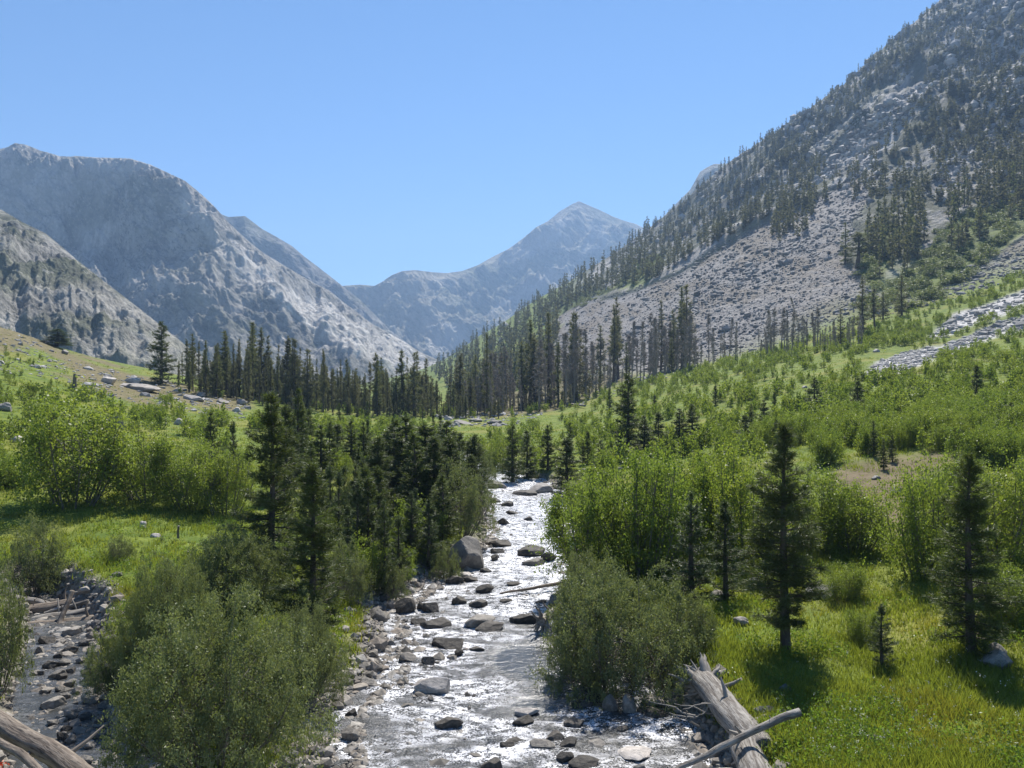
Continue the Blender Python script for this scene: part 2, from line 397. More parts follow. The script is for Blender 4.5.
# bedrock with scrub
b1 = M.noise(M.mapping(M.mapping(P, (1, 1, 1), (0, .79, 0)), (.35, .6, 1.6)), .06, 7, .68, .4); b2 = M.noise(M.mapping(M.mapping(P, (1, 1, 1), (0, .79, 0)), (.4, .5, 1.3)), .03, 7, .72, .3)
rk = M.mix(M.step(b1, .3, .7), (.19, .18, .17), (.46, .44, .42))
rk = M.mix(M.math('MULTIPLY', M.step(b2, .60, .46, 0, .92), M.math('SUBTRACT', 1, M.attr('pale'))), rk, (.075, .082, .05))
rk = M.mix(M.math('MULTIPLY', M.attr('pale'), .3), rk, M.mix(M.step(b1, .35, .6), (.30, .29, .28), (.60, .58, .56)))
grv = M.mix(M.step(n3, .35, .65), (.13, .115, .095), (.30, .27, .225))
c = M.mix(M.attr('rock'), g, rk); c = M.mix(M.attr('greenp'), c, M.mix(M.step(M.noise(P, .3, 4, .6), .35, .65), (.055, .075, .025), (.13, .16, .04)))
c = M.mix(M.attr('talus'), c, st); c = M.mix(M.attr('dry'), c, dryc)
c = M.mix(M.attr('strip'), c, M.mix(sep2.outputs[0], (.3, .29, .28), (.6, .58, .56))); c = M.mix(M.attr('gravel'), c, grv)
hb = M.math('ADD', M.math('MULTIPLY', n3, .08), M.math('MULTIPLY', M.math('MULTIPLY', M.math('MAXIMUM', M.attr('talus'), M.attr('strip')), M.math('ADD', h1, M.math('MULTIPLY', h2, .5))), -.55))
hb = M.math('ADD', hb, M.math('MULTIPLY', M.attr('rock'), M.math('MULTIPLY', b1, 9)))
M_GROUND = M.fin(M.bsdf(c, .9, .15, M.bump(hb, .9, 1.0)).outputs[0])
gr = link('ground', mesh('ground', V3, [GF], [M_GROUND], smooth=True, attrs=dict(rock=rock, pale=pale, talus=talus * ss(200, 260, Dg), dry=dry, strip=strip, gravel=gravel, greenp=greenp * ss(200, 260, Dg))))
tag(gr, 'valley floor and slopes, grassy by the stream and bare talus higher up', kind='structure')

# ------------------------------------------------------------------ distant mountains
def mountmat(name, lo, hi, veg, vegamt, sc=1.0):
    M = NT(name); P = M.geo()
    b1 = M.noise(M.mapping(P, (1, 1, .5)), .02 * sc, 8, .7, .8); b2 = M.noise(M.mapping(P, (1, 1, 1.6)), .006 * sc, 7, .68, .4)
    b3 = M.noise(M.mapping(P, (1, 1, .25), (0, .5, .3)), .05 * sc, 6, .7)
    c = M.mix(M.step(b1, .32, .66), lo, hi)
    c = M.mix(M.step(b3, .55, .7, 0, .5), c, tuple(min(1, h * 1.3) for h in hi))
    c = M.mix(M.step(b2, .5 - vegamt, .62 - vegamt * .5, 0, .8), c, veg)
    b4 = M.noise(M.mapping(M.mapping(P, (1, 1, 1), (0, -.67, 0)), (.5, 1, 1.7)), .085 * sc, 6, .75, .3); c = M.mix(M.step(b4, .50, .60, 0, .75), c, (.085, .09, .07)); c = M.mix(M.step(b4, .44, .36, 0, .5), c, tuple(min(1, h * 1.35) for h in hi))
    wv = M.n('ShaderNodeVectorMath', operation='ADD'); M.l(M.mapping(M.mapping(P, (1, 1, 1), (0, -.67, 0)), (.35, .6, 1.5)), wv.inputs[0])
    ns_ = M.n('ShaderNodeVectorMath', operation='SCALE'); M.l(M.noise(P, .02 * sc, 4, .6, 0, 1), ns_.inputs[0]); ns_.inputs['Scale'].default_value = 30 / sc; M.l(ns_.outputs[0], wv.inputs[1])
    cr = M.vor(wv.outputs[0], .022 * sc, 'DISTANCE_TO_EDGE'); crk = M.step(cr, .0, .07, 1, 0)
    big = M.noise(M.mapping(P, (1, 1, 1.3)), .004 * sc, 5, .6, .3)
    c = M.mix(M.step(big, .45, .62, 0, .45), c, tuple(min(1, h * 1.2) for h in hi)); c = M.mix(M.math('MULTIPLY', crk, .22), c, (.07, .072, .06))
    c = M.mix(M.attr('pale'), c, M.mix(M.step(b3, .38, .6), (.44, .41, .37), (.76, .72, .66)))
    h = M.math('ADD', M.math('MULTIPLY', b1, 14 / sc), M.math('MULTIPLY', b3, 6 / sc)); h = M.math('ADD', h, M.math('MULTIPLY', b4, 9 / sc)); h = M.math('ADD', h, M.math('MULTIPLY', M.step(cr, 0, .15), 1.5 / sc))
    return M.fin(M.bsdf(c, .9, .12, M.bump(h, 1.0, 1.0)).outputs[0])

def sheet(name, label, sky, dr, foot, mat, us, nt=260, power=1.0, amp=30, sc=120, seed=1, skew=(.0, .0), small=.35, edge=.0, prof=None, diag=0.0, pale=(), cliff=None):
    """a mountain: sky [(u,v)], dr [(u,D)] distance of the crest, foot [(u,D,v)]"""
    U = np.arange(us[0], us[1], us[2]); T = np.concatenate([np.linspace(0, 1, nt), 1 + np.linspace(.02, 1, 40) ** 1.3 * .5])
    sv = np.interp(U, *zip(*sky)); Dr = np.interp(U, *zip(*dr)); fu, fd, fv = zip(*foot)
    Df = np.interp(U, fu, fd); zf = (384 - np.interp(U, fu, fv)) / F * Df; zr = (384 - sv) / F * Dr
    Um, Tm = np.meshgrid(U, T, indexing='ij')
    D = Df[:, None] + (Dr - Df)[:, None] * Tm
    pr = np.clip(Tm, 0, 1) ** power if prof is None else np.interp(np.clip(Tm, 0, 1), *zip(*prof))
    Zs = zf[:, None] + (zr - zf)[:, None] * pr
    if cliff is not None:
        wgt = np.interp(U, cliff[0], cliff[1])[:, None]; pc = np.interp(np.clip(Tm, 0, 1), *zip(*cliff[2]))
        Zs = Zs * (1 - wgt) + (zf[:, None] + (zr - zf)[:, None] * pc) * wgt
    Zs = np.where(Tm > 1, zr[:, None] - (Tm - 1) * 2 * np.abs(zr - zf)[:, None] * .9, Zs)
    x = (Um - 512) / F * D
    wx = x + fbm(x / sc / 1.5, D / sc / 1.5, 3, seed + 77) * sc * .6
    xx = wx + skew[0] * D; yy = D + skew[1] * x
    n = (ridged(xx / sc, yy / sc / 2.2, 7, seed, .58) - .55) * amp * 2 + fbm(x / sc * 3, (D + Zs) / sc * 3, 5, seed + 5, .6) * amp * small
    # benches
    n = n + (ridged(x / sc * 2.3 + 9, (D * .4 + Zs) / sc * 1.5, 6, seed + 31, .6) - .5) * amp * .9 + np.minimum(np.abs(fbm(x / sc / 1.3, (D * .3 + Zs) / sc, 5, seed + 41)) * 3, 1) * amp * .8
    if diag:
        al = x * .78 - Zs * .62; ac = x * .62 + Zs * .78
        n = n * .6 + ((ridged(ac / sc * 1.9, al / sc / 2.4 + D / sc / 5, 6, seed + 61, .6) - .5) * amp * 2.4) * diag
    fade = ss(0, .12, Tm) * (edge + (1 - edge) * (1 - ss(.8, 1.0, Tm)) + .06)
    Zs = Zs + n * fade
    cur = (Zs / D).max(1); want = (384 - sv) / F
    k = want / cur
    base = zf[:, None]
    Zs = np.where(Zs > base, base + (Zs - base) * (1 + (k[:, None] - 1) * 1.0), Zs)
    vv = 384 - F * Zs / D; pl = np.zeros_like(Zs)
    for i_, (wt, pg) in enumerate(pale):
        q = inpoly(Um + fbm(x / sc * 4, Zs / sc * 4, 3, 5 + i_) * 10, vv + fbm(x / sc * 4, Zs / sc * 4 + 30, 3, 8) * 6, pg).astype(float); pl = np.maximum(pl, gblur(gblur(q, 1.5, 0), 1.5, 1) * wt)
    Vm = np.stack([x, D, Zs], -1).reshape(-1, 3); m = len(T)
    a, b = np.meshgrid(np.arange(len(U) - 1), np.arange(m - 1), indexing='ij'); a = (a * m + b).ravel()
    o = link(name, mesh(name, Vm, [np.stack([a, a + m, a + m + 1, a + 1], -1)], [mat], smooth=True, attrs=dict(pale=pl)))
    tag(o, label, kind='structure'); return o

M_MA = mountmat('slab_spur_rock', (.155, .15, .135), (.46, .44, .40), (.11, .125, .06), .07, 1.8)
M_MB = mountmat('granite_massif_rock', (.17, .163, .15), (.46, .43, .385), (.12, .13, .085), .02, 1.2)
M_MC = mountmat('grey_ridge_rock', (.16, .155, .145), (.33, .315, .29), (.16, .17, .11), .02, .8)
M_ME = mountmat('far_peak_rock', (.21, .195, .155), (.45, .41, .32), (.16, .18, .10), .06, .6)
sheet('hill', 'low granite slab spur with scrub between its pale ledges',
      [(-500,60),(-200,150),(-60,186),(0,209),(22,222),(45,233),(62,247),(78,261),(95,274),(118,292),(140,309),(165,328),(190,346),(215,362),(260,388)],
      [(-500,600),(0,560),(120,470),(260,420)], [(-500,380,330),(0,360,352),(130,340,385),(260,350,402)], M_MA, (-460, 250, 1.2), 300, 1.0, 12, 46, 3, (.5, 0), .5, diag=.8)
sheet('mountain', 'big rounded granite massif with cliffs and pale sunlit slabs',
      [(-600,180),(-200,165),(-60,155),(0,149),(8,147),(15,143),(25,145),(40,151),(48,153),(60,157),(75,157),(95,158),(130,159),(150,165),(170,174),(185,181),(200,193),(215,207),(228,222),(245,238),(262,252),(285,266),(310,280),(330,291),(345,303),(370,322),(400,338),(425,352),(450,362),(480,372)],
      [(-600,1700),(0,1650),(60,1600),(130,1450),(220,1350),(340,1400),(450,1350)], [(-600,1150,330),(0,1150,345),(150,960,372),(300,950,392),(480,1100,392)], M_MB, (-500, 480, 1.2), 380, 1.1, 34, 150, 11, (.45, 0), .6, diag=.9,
      pale=[(.85, [(228,232),(262,262),(300,288),(330,302),(370,330),(420,352),(440,366),(400,372),(360,358),(320,335),(290,318),(262,282),(235,255)]),(.5,[(185,190),(225,232),(262,282),(250,290),(225,262),(200,230),(180,205)]),(.45,[(75,232),(100,222),(120,222),(84,262)]),(.45,[(40,220),(60,222),(75,235),(60,240)]),(.4,[(60,150),(130,158),(170,172),(140,172),(95,170)]),(.35,[(110,285),(160,270),(170,276),(120,292)])],  # sunlit flank slabs painted lighter, along with pale scree
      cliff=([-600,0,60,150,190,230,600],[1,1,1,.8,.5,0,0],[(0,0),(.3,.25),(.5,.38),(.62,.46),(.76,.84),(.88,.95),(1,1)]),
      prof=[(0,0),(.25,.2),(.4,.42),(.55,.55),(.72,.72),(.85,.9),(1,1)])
sheet('mountain', 'blue-grey ridge sloping down to the saddle behind the massif',
      [(150,190),(200,205),(228,217),(245,216),(262,229),(275,236),(292,246),(305,257),(322,270),(340,284),(360,300),(390,330),(430,360)],
      [(150,2300),(430,2100)], [(150,1900,330),(430,1800,392)], M_MC, (150, 440, 1.4), 220, 1.0, 30, 150, 23, (.3, 0), .6, diag=.7)
sheet('mountain', 'far pointed peak above a hazy bowl with a low knoll beside the saddle',
      [(250,300),(320,292),(344,285),(360,284),(375,285),(383,281),(392,275),(402,271),(415,270),(432,272),(446,273),(462,271),(478,265),(492,257),(508,249),(522,239),(536,227),(548,221),(560,211),(572,204),(579,201),(588,205),(600,210),(612,216),(622,220),(636,224),(660,236),(720,262)],
      [(250,2700),(380,2800),(420,2800),(500,3300),(580,3500),(720,3500)], [(250,2150,392),(500,2500,392),(720,2600,392)], M_ME, (250, 720, 1.2), 330, 1.0, 75, 330, 37, (-.4, 0), .6,
      pale=[(.5,[(500,300),(545,270),(560,276),(520,300),(480,318)]),(.45,[(590,228),(622,240),(632,236),(600,250),(570,262)]),(.5,[(420,318),(470,330),(470,350),(430,352)]),(.45,[(430,275),(460,282),(430,290)]),(.4,[(520,245),(570,215),(572,225),(530,262),(505,268)])],
      prof=[(0,0),(.2,.12),(.4,.32),(.55,.45),(.75,.68),(1,1)])
sheet('mountain', 'small hazy grey summit peeping over the forested slope',
      [(640,240),(690,190),(700,172),(706,168),(714,164),(722,164),(735,162),(760,160),(900,160)], [(640,2000),(900,2000)], [(640,1500,330),(900,1500,330)], M_MC, (650, 880, 2.), 120, 1.0, 30, 180, 51)

# ------------------------------------------------------------------ water
def water_sheet(name, y0, y1, fl, fr, nx, step, seed, rmul=1.0):
    ys = [y0]
    while ys[-1] < y1: ys.append(ys[-1] + step * max(ys[-1], 14) / 16)
    ys = np.array(ys); s = np.linspace(0, 1, nx); l, r = fl(ys), fr(ys)
    Xw = l[:, None] + (r - l)[:, None] * s[None]; Yw = np.repeat(ys[:, None], nx, 1)
    z = wl(Yw) + ridged(Xw / .9, Yw / .55, 4, seed, .55) * .11 + fbm(Xw / 2.2, Yw / 1.6, 3, seed + 4) * .06 - .08
    rif = ss(-.25, .35, fbm(Xw / 2.5, Yw / 3.5, 3, seed + 9) + .12 + .25 * ss(24, 40, Yw) - .55 * ss(1.6, .4, np.hypot((Xw - .6), (Yw - 22.3) / 2.0)))
    calm = np.exp(-((Xw - .7) / 1.5) ** 2 - ((Yw - 22.6) / 1.5) ** 2) + .8 * np.exp(-((Xw - .3) / .9) ** 2 - ((Yw - 19.6) / .8) ** 2)
    rif = np.clip(.5 + .5 * rif - calm, 0, 1) * rmul
    z = wl(Yw) + (z - wl(Yw)) * (.25 + .75 * rif)
    V = np.stack([Xw, Yw, z], -1).reshape(-1, 3); a, b = np.meshgrid(np.arange(len(ys) - 1), np.arange(nx - 1), indexing='ij'); a = (a * nx + b).ravel()
    return link(name, mesh(name, V, [np.stack([a, a + 1, a + nx + 1, a + nx], -1)], [M_WATER], smooth=True, attrs=dict(rif=rif, up=ss(23, 36, Yw))))
M = NT('stream_water'); P = M.geo(); rf = M.attr('rif')
w1 = M.noise(M.mapping(P, (1, 1.7, 1)), 3.2, 5, .62, .4); w2 = M.noise(M.mapping(P, (1, 1.5, 1)), 12, 4, .65)
h = M.math('ADD', M.math('MULTIPLY', w1, .22), M.math('MULTIPLY', w2, .045))
h = M.math('MULTIPLY', h, M.math('ADD', M.math('MULTIPLY', rf, .85), .15))
nb = M.bump(h, 1.0, 1.0)
bs = M.bsdf((.045, .045, .042), .24, .5, nb); bs.inputs['IOR'].default_value = 1.33; bs.inputs['Specular IOR Level'].default_value = 1.0
foam_glint = M.math('MULTIPLY', M.step(M.math('ADD', M.math('MULTIPLY', M.noise(M.mapping(P, (1, 1.6, 1)), 3.0, 5, .65, .5), .45), M.math('MULTIPLY', M.noise(M.mapping(P, (1, 1.3, 1)), 22, 4, .7), .55)), .47, .53), M.math('MULTIPLY', rf, M.math('ADD', M.step(M.noise(M.mapping(P, (1, 1.5, 1)), .75, 4, .6, .4), .40, .60), M.math('ADD', .12, M.math('MULTIPLY', M.attr('up'), .8)), clamp=True)))  # white speckle: whitewater foam that also stands in for sun glints
fm = M.bsdf((.88, .88, .92), .3, .5, M.bump(h, .35, 1.0))
mx = M.n('ShaderNodeMixShader'); M.l(foam_glint, mx.inputs[0]); M.l(bs.outputs[0], mx.inputs[1]); M.l(fm.outputs[0], mx.inputs[2])
M_WATER = M.fin(mx.outputs[0])
tag(water_sheet('river', 4, 88, lambda y: redge(y)[0] - 1.0, lambda y: redge(y)[1] + 1.0, 190, .055, 5), 'sparkling whitewater stream running down the valley', kind='structure')
tag(water_sheet('side_stream_water', 6, 30.5, lambda y: np.interp(y, sy, sx) - np.interp(y, sy, sw) - .7, lambda y: np.interp(y, sy, sx) + np.interp(y, sy, sw) + .7, 60, .06, 15, .12),
    'small side channel of dark water between cobbles', kind='structure')

# ------------------------------------------------------------------ vegetation prototypes
def needles(P, dirs, k, L, w, r, spread=.8, up=.25):
    n = len(P); P = np.repeat(P, k, 0); d = np.repeat(dirs, k, 0) + r.normal(0, spread, (n * k, 3)); d[:, 2] += up; d = norm(d)
    L = L * r.uniform(.6, 1.25, (n * k, 1)); s = norm(np.cross(d, r.normal(0, 1, (n * k, 3)))) * w * r.uniform(.7, 1.3, (n * k, 1))
    V = np.stack([P - s, P + s, P + d * L], 1).reshape(-1, 3)
    return V, np.arange(n * k * 3).reshape(-1, 3), np.repeat(r.rand(n * k), 3)

def conifer(seed, H, W, nb, tufts, k, L, w, base=.08, cone=.85, gap=.25, lean=.0, up0=-5, up1=50, dens=1.0, trunk_r=None, dead=False, twig=True):
    r = R(seed); ph = r.rand() * 6.28
    zt = np.linspace(0, 1, 12); bend = lean * H
    axis = lambda t: np.stack([bend * np.sin(t * 2.6) * math.cos(ph), bend * np.sin(t * 2.6) * math.sin(ph), t * H], -1)
    tr = trunk_r or H * .018
    tv, tf = tubes([(axis(zt), tr * (1 - zt) ** .85 + tr * .06)], 7)
    t = base + (1 - base) * r.rand(nb) ** .9; t = np.sort(t); az = np.arange(nb) * 2.4 + r.normal(0, .5, nb)
    prof = np.clip((1 - t) / (1 - base), 0, 1) ** cone * np.clip(.55 + (t - base) * 4, 0, 1)
    sect = .72 + .38 * vn(az * .9 + 10, t * 7, seed)
    ln = W / 2 * (prof * r.uniform(1 - gap * 1.6, 1.08, nb) * sect + .03)
    el = np.radians(up0 + (up1 - up0) * t ** 2 + r.normal(0, 7, nb))
    o = axis(t); d = np.stack([np.cos(az) * np.cos(el), np.sin(az) * np.cos(el), np.sin(el)], -1)
    def pt(i, s): 
        q = o[i] + d[i] * (ln[i] * s)[:, None]; q[:, 2] += ln[i] * s ** 2 * .22 - ln[i] * s * .08; return q
    bp = []
    if twig:
        s = np.array([0, .5, 1.])
        for i in range(nb):
            ii = np.full(3, i); bp.append((pt(ii, s), np.array([1, .6, .15]) * tr * .22 * (.4 + prof[i])))
        bv, bf = tubes(bp, 3); tf = np.concatenate([tf, bf + len(tv)]); tv = np.concatenate([tv, bv])
    if dead:
        n = int(nb * tufts); i = r.randint(0, nb, n); s = r.uniform(.2, 1, n); p = pt(i, s)
        V, Fc, rd = needles(p, d[i] * .5 - np.array([0, 0, .3]), k, L, w, r, .5, -.1)
        return (tv, tf), (V, Fc, rd)
    wts = ln / ln.sum(); n = int(nb * tufts * dens); i = r.choice(nb, n, p=wts); s = r.uniform(.12, 1.02, n) ** .75
    p = pt(i, s); side = np.cross(d[i], [0, 0, 1.]); side = norm(side)
    off = r.normal(0, 1, n) * ln[i] * .20 * (1.15 - s); p += side * off[:, None]; p[:, 2] += r.normal(0, .025, n) * W
    dd = norm(d[i] * .9 + side * np.sign(off)[:, None] * .5)
    tops = axis(r.uniform(.93, 1.0, max(5, n // 500)))
    p = np.concatenate([p, tops]); dd = np.concatenate([dd, np.tile([0, 0, .8], (len(tops), 1))])
    return (tv, tf), needles(p, dd, k, L, w, r)

def leaves(P, size, r, asp=.5, k=1, sp=0.0):
    if k > 1: P = np.repeat(P, k, 0) + r.normal(0, sp, (len(P) * k, 3))
    n = len(P); a = norm(r.normal(0, 1, (n, 3)) + [0, 0, .3]); b = norm(np.cross(a, r.normal(0, 1, (n, 3))))
    s = size * r.uniform(.6, 1.35, (n, 1))
    V = np.stack([P - a * s, P - b * s * asp, P + a * s, P + b * s * asp], 1).reshape(-1, 4 * 3).reshape(-1, 3)
    return V, np.arange(n * 4).reshape(-1, 4), np.repeat(r.rand(n), 4)

def shrub(seed, nst, ncl, nlf, size, tilt=.45, asp=.5, spire=.5, twigs=True, cl=.085, low=.18, shell=0.0):
    """unit shrub: height 1, half width ~.5 (scaled when placed). many stems fanning out, clumps of leaves along each"""
    r = R(seed); az = r.rand(nst) * 6.283; rad = np.sqrt(r.rand(nst)) * .22
    b = np.stack([np.cos(az) * rad, np.sin(az) * rad, np.zeros(nst)], -1)
    ti = tilt * (rad / .22) * r.uniform(.6, 1.2, nst); az2 = az + r.normal(0, .4, nst)
    hh = r.uniform(.62, 1.0, nst) * (1 - .25 * (rad / .22) ** 2 * (1 - spire))
    d = np.stack([np.cos(az2) * np.sin(ti), np.sin(az2) * np.sin(ti), np.cos(ti)], -1) * hh[:, None]
    f = lambda i, s: b[i] + d[i] * s[:, None] + np.stack([np.cos(az2[i]), np.sin(az2[i]), 0 * s], -1) * (.10 * tilt * np.sin(s * 3.1))[:, None]
    i = r.randint(0, nst, ncl); s = r.uniform(low, 1.0, ncl) ** .8; c = f(i, s)
    if shell:
        m = r.rand(ncl) < shell; n_ = m.sum(); a_ = r.rand(n_) * 6.283; e_ = np.arcsin(r.uniform(.02, 1, n_)); q_ = r.uniform(.72, 1.0, n_) * (.82 + .36 * vn(a_ * 1.6 + 20, e_ * 3, seed))
        c[m] = np.stack([np.cos(a_) * np.cos(e_) * (.86 if tilt > .6 else .52) * q_, np.sin(a_) * np.cos(e_) * (.86 if tilt > .6 else .52) * q_, .06 + .9 * np.sin(e_) * q_], -1)
    sp = cl * (1.25 - .75 * s); c = c + r.normal(0, 1, (ncl, 3)) * (sp * 1.1)[:, None] * [1, 1, .6]
    per = max(1, nlf // ncl); pp = np.repeat(c, per, 0) + r.normal(0, 1, (ncl * per, 3)) * np.repeat(sp * r.uniform(.45, 1.1, ncl), per)[:, None]
    pp[:, 2] = np.maximum(pp[:, 2], .01)
    V, Fc, rd = leaves(pp, size, r, asp)
    rd = np.clip(rd * .4 + np.repeat(np.repeat(r.rand(ncl), per), 4) * .6, 0, 1)
    q = np.linspace(0, .97, 5); ps = [(f(np.full(5, j), q), .011 * (1 - q * .85)) for j in range(nst)]
    if twigs:
        for j in range(min(ncl, 160)):
            a0 = f(i[j:j + 1], s[j:j + 1] * .75)[0]; ps.append((np.array([a0, (a0 + c[j]) / 2 + r.normal(0, .01, 3), c[j]]), np.array([.004, .003, .001])))
    sv, sf = tubes(ps, 4)
    return (sv, sf), (V, Fc, rd)

def proto(pair, wood, leaf, nameA, nameB):
    (tv, tf), (V, Fc, rd) = pair
    return (nameA, mesh(nameA, tv, [tf], [wood], smooth=True)), (nameB, mesh(nameB, V, [Fc], [leaf], rnd=rd))
def fused(pair, wood, leaf, name):
    (tv, tf), (V, Fc, rd) = pair
    return mesh(name, np.concatenate([tv, V]), [tf, Fc + len(tv)], [wood, leaf], midx=[0, 1], rnd=np.concatenate([np.full(len(tv), .5), rd]))

# near pines: unit height 1 m tall x 1 m wide (scaled)
def cn(seed, asp, nb, tufts, k, L, w, **kw):
    H = 6.0; W = H * asp
    (tv, tf), (V, Fc, rd) = conifer(seed, H, W, nb, tufts, k, L, w, **kw)
    return (tv / H, tf), (V / H, Fc, rd)
PINE_NEAR = [proto(cn(100 + i, .40, 150, 26, 6, .18, .0085, base=[.14, .05, .07, .03][i], lean=.018, gap=.45, cone=.58), M_BARK, M_NEEDLE, 'trunk', 'crown') for i in range(4)]
PINE_YOUNG = [proto(cn(120 + i, .40, 90, 20, 6, .18, .010, base=.04, lean=.016, gap=.45, cone=.62, up0=12, up1=62), M_BARK, M_NEEDLE_Y, 'trunk', 'crown') for i in range(3)]
PINE_MID = [proto(cn(140 + i, .40, 90, 16, 5, .23, .018, base=.05, lean=.018, gap=.45, cone=[.6, .75, .55, .7][i]), M_BARK, M_NEEDLE, 'trunk', 'crown') for i in range(4)]
_far = [cn(160 + i, [.26, .20, .34, .28, .22, .38, .30, .24][i], [70, 60, 80, 64, 50, 84, 70, 56][i], 7, 3, .30, .028, base=[.08, .26, .03, .12, .32, .02, .16, .05][i], lean=[.01, .03, .012, .025, .02, .01, .035, .015][i], gap=[.5, .6, .45, .55, .62, .4, .5, .58][i], twig=False, cone=[.95, .7, 1.15, .8, .6, 1.0, 1.2, .85][i]) for i in range(8)]
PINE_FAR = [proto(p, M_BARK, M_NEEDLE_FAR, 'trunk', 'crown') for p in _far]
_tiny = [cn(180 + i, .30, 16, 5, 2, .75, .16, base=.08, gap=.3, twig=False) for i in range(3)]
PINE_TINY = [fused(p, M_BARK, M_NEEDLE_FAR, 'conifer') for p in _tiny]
SNAG = [proto(cn(200 + i, .17, 80, 9, 1, .34, .022, base=[.2,.35,.25,.4][i], gap=.4, dead=True, lean=.01, trunk_r=.075, cone=.4), M_SNAG, M_SNAG, 'trunk', 'branches') for i in range(4)]
# shrubs
ASP_NEAR = [proto(shrub(300 + i, 18, 380, 20000, .0105, .46, .7, .6, cl=.075, low=.08, shell=.22), M_STEM, M_ASPEN, 'stem', 'foliage') for i in range(4)]
ASP_MID = [proto(shrub(320 + i, 12, 150, 5400, .0165, .45, .7, .6, False, cl=.08, low=.05, shell=.3), M_STEM, M_ASPEN, 'stem', 'foliage') for i in range(6)]
_aspf = [shrub(340 + i, 8, 46, 520, .046, .35, .7, .8, False, cl=.10, low=.1) for i in range(4)]
ASP_FAR = [fused(p, M_STEM, M_ASPEN, 'aspen_shrub') for p in _aspf]
WIL_BIG = [proto(shrub(360 + i, 46, 1000, 84000, .0105, .85, .38, .2, cl=.047, low=.2, shell=.62), M_STEM, M_WILLOW, 'stem', 'foliage') for i in range(3)]
WIL_MID = [proto(shrub(380 + i, 26, 300, 19000, .0145, .8, .42, .2, cl=.065, shell=.5), M_STEM, M_WILLOW, 'stem', 'foliage') for i in range(4)]

def plant(name, pr, p, h, w, label, cat, group=None, r=rng, sink=.02, rotz=None, tilt=(0, 0), wy=None):
    o = bpy.data.objects.new(name, None); col.objects.link(o); o.empty_display_size = .1
    o.location = (p[0], p[1], p[2] - sink * h); o.rotation_euler = (tilt[0], tilt[1], r.rand() * 6.28 if rotz is None else rotz)
    tag(o, label, cat, group)
    for nm, me in pr:
        c = bpy.data.objects.new(nm, me); col.objects.link(c); c.parent = o; c.scale = (w, wy or w, h)
    return o
def px(p, n): return n * p[1] / F      # n pixels at the point's distance, in metres

OCC = []   # named plants (u0,u1,v0,v1) for thinning the scatter
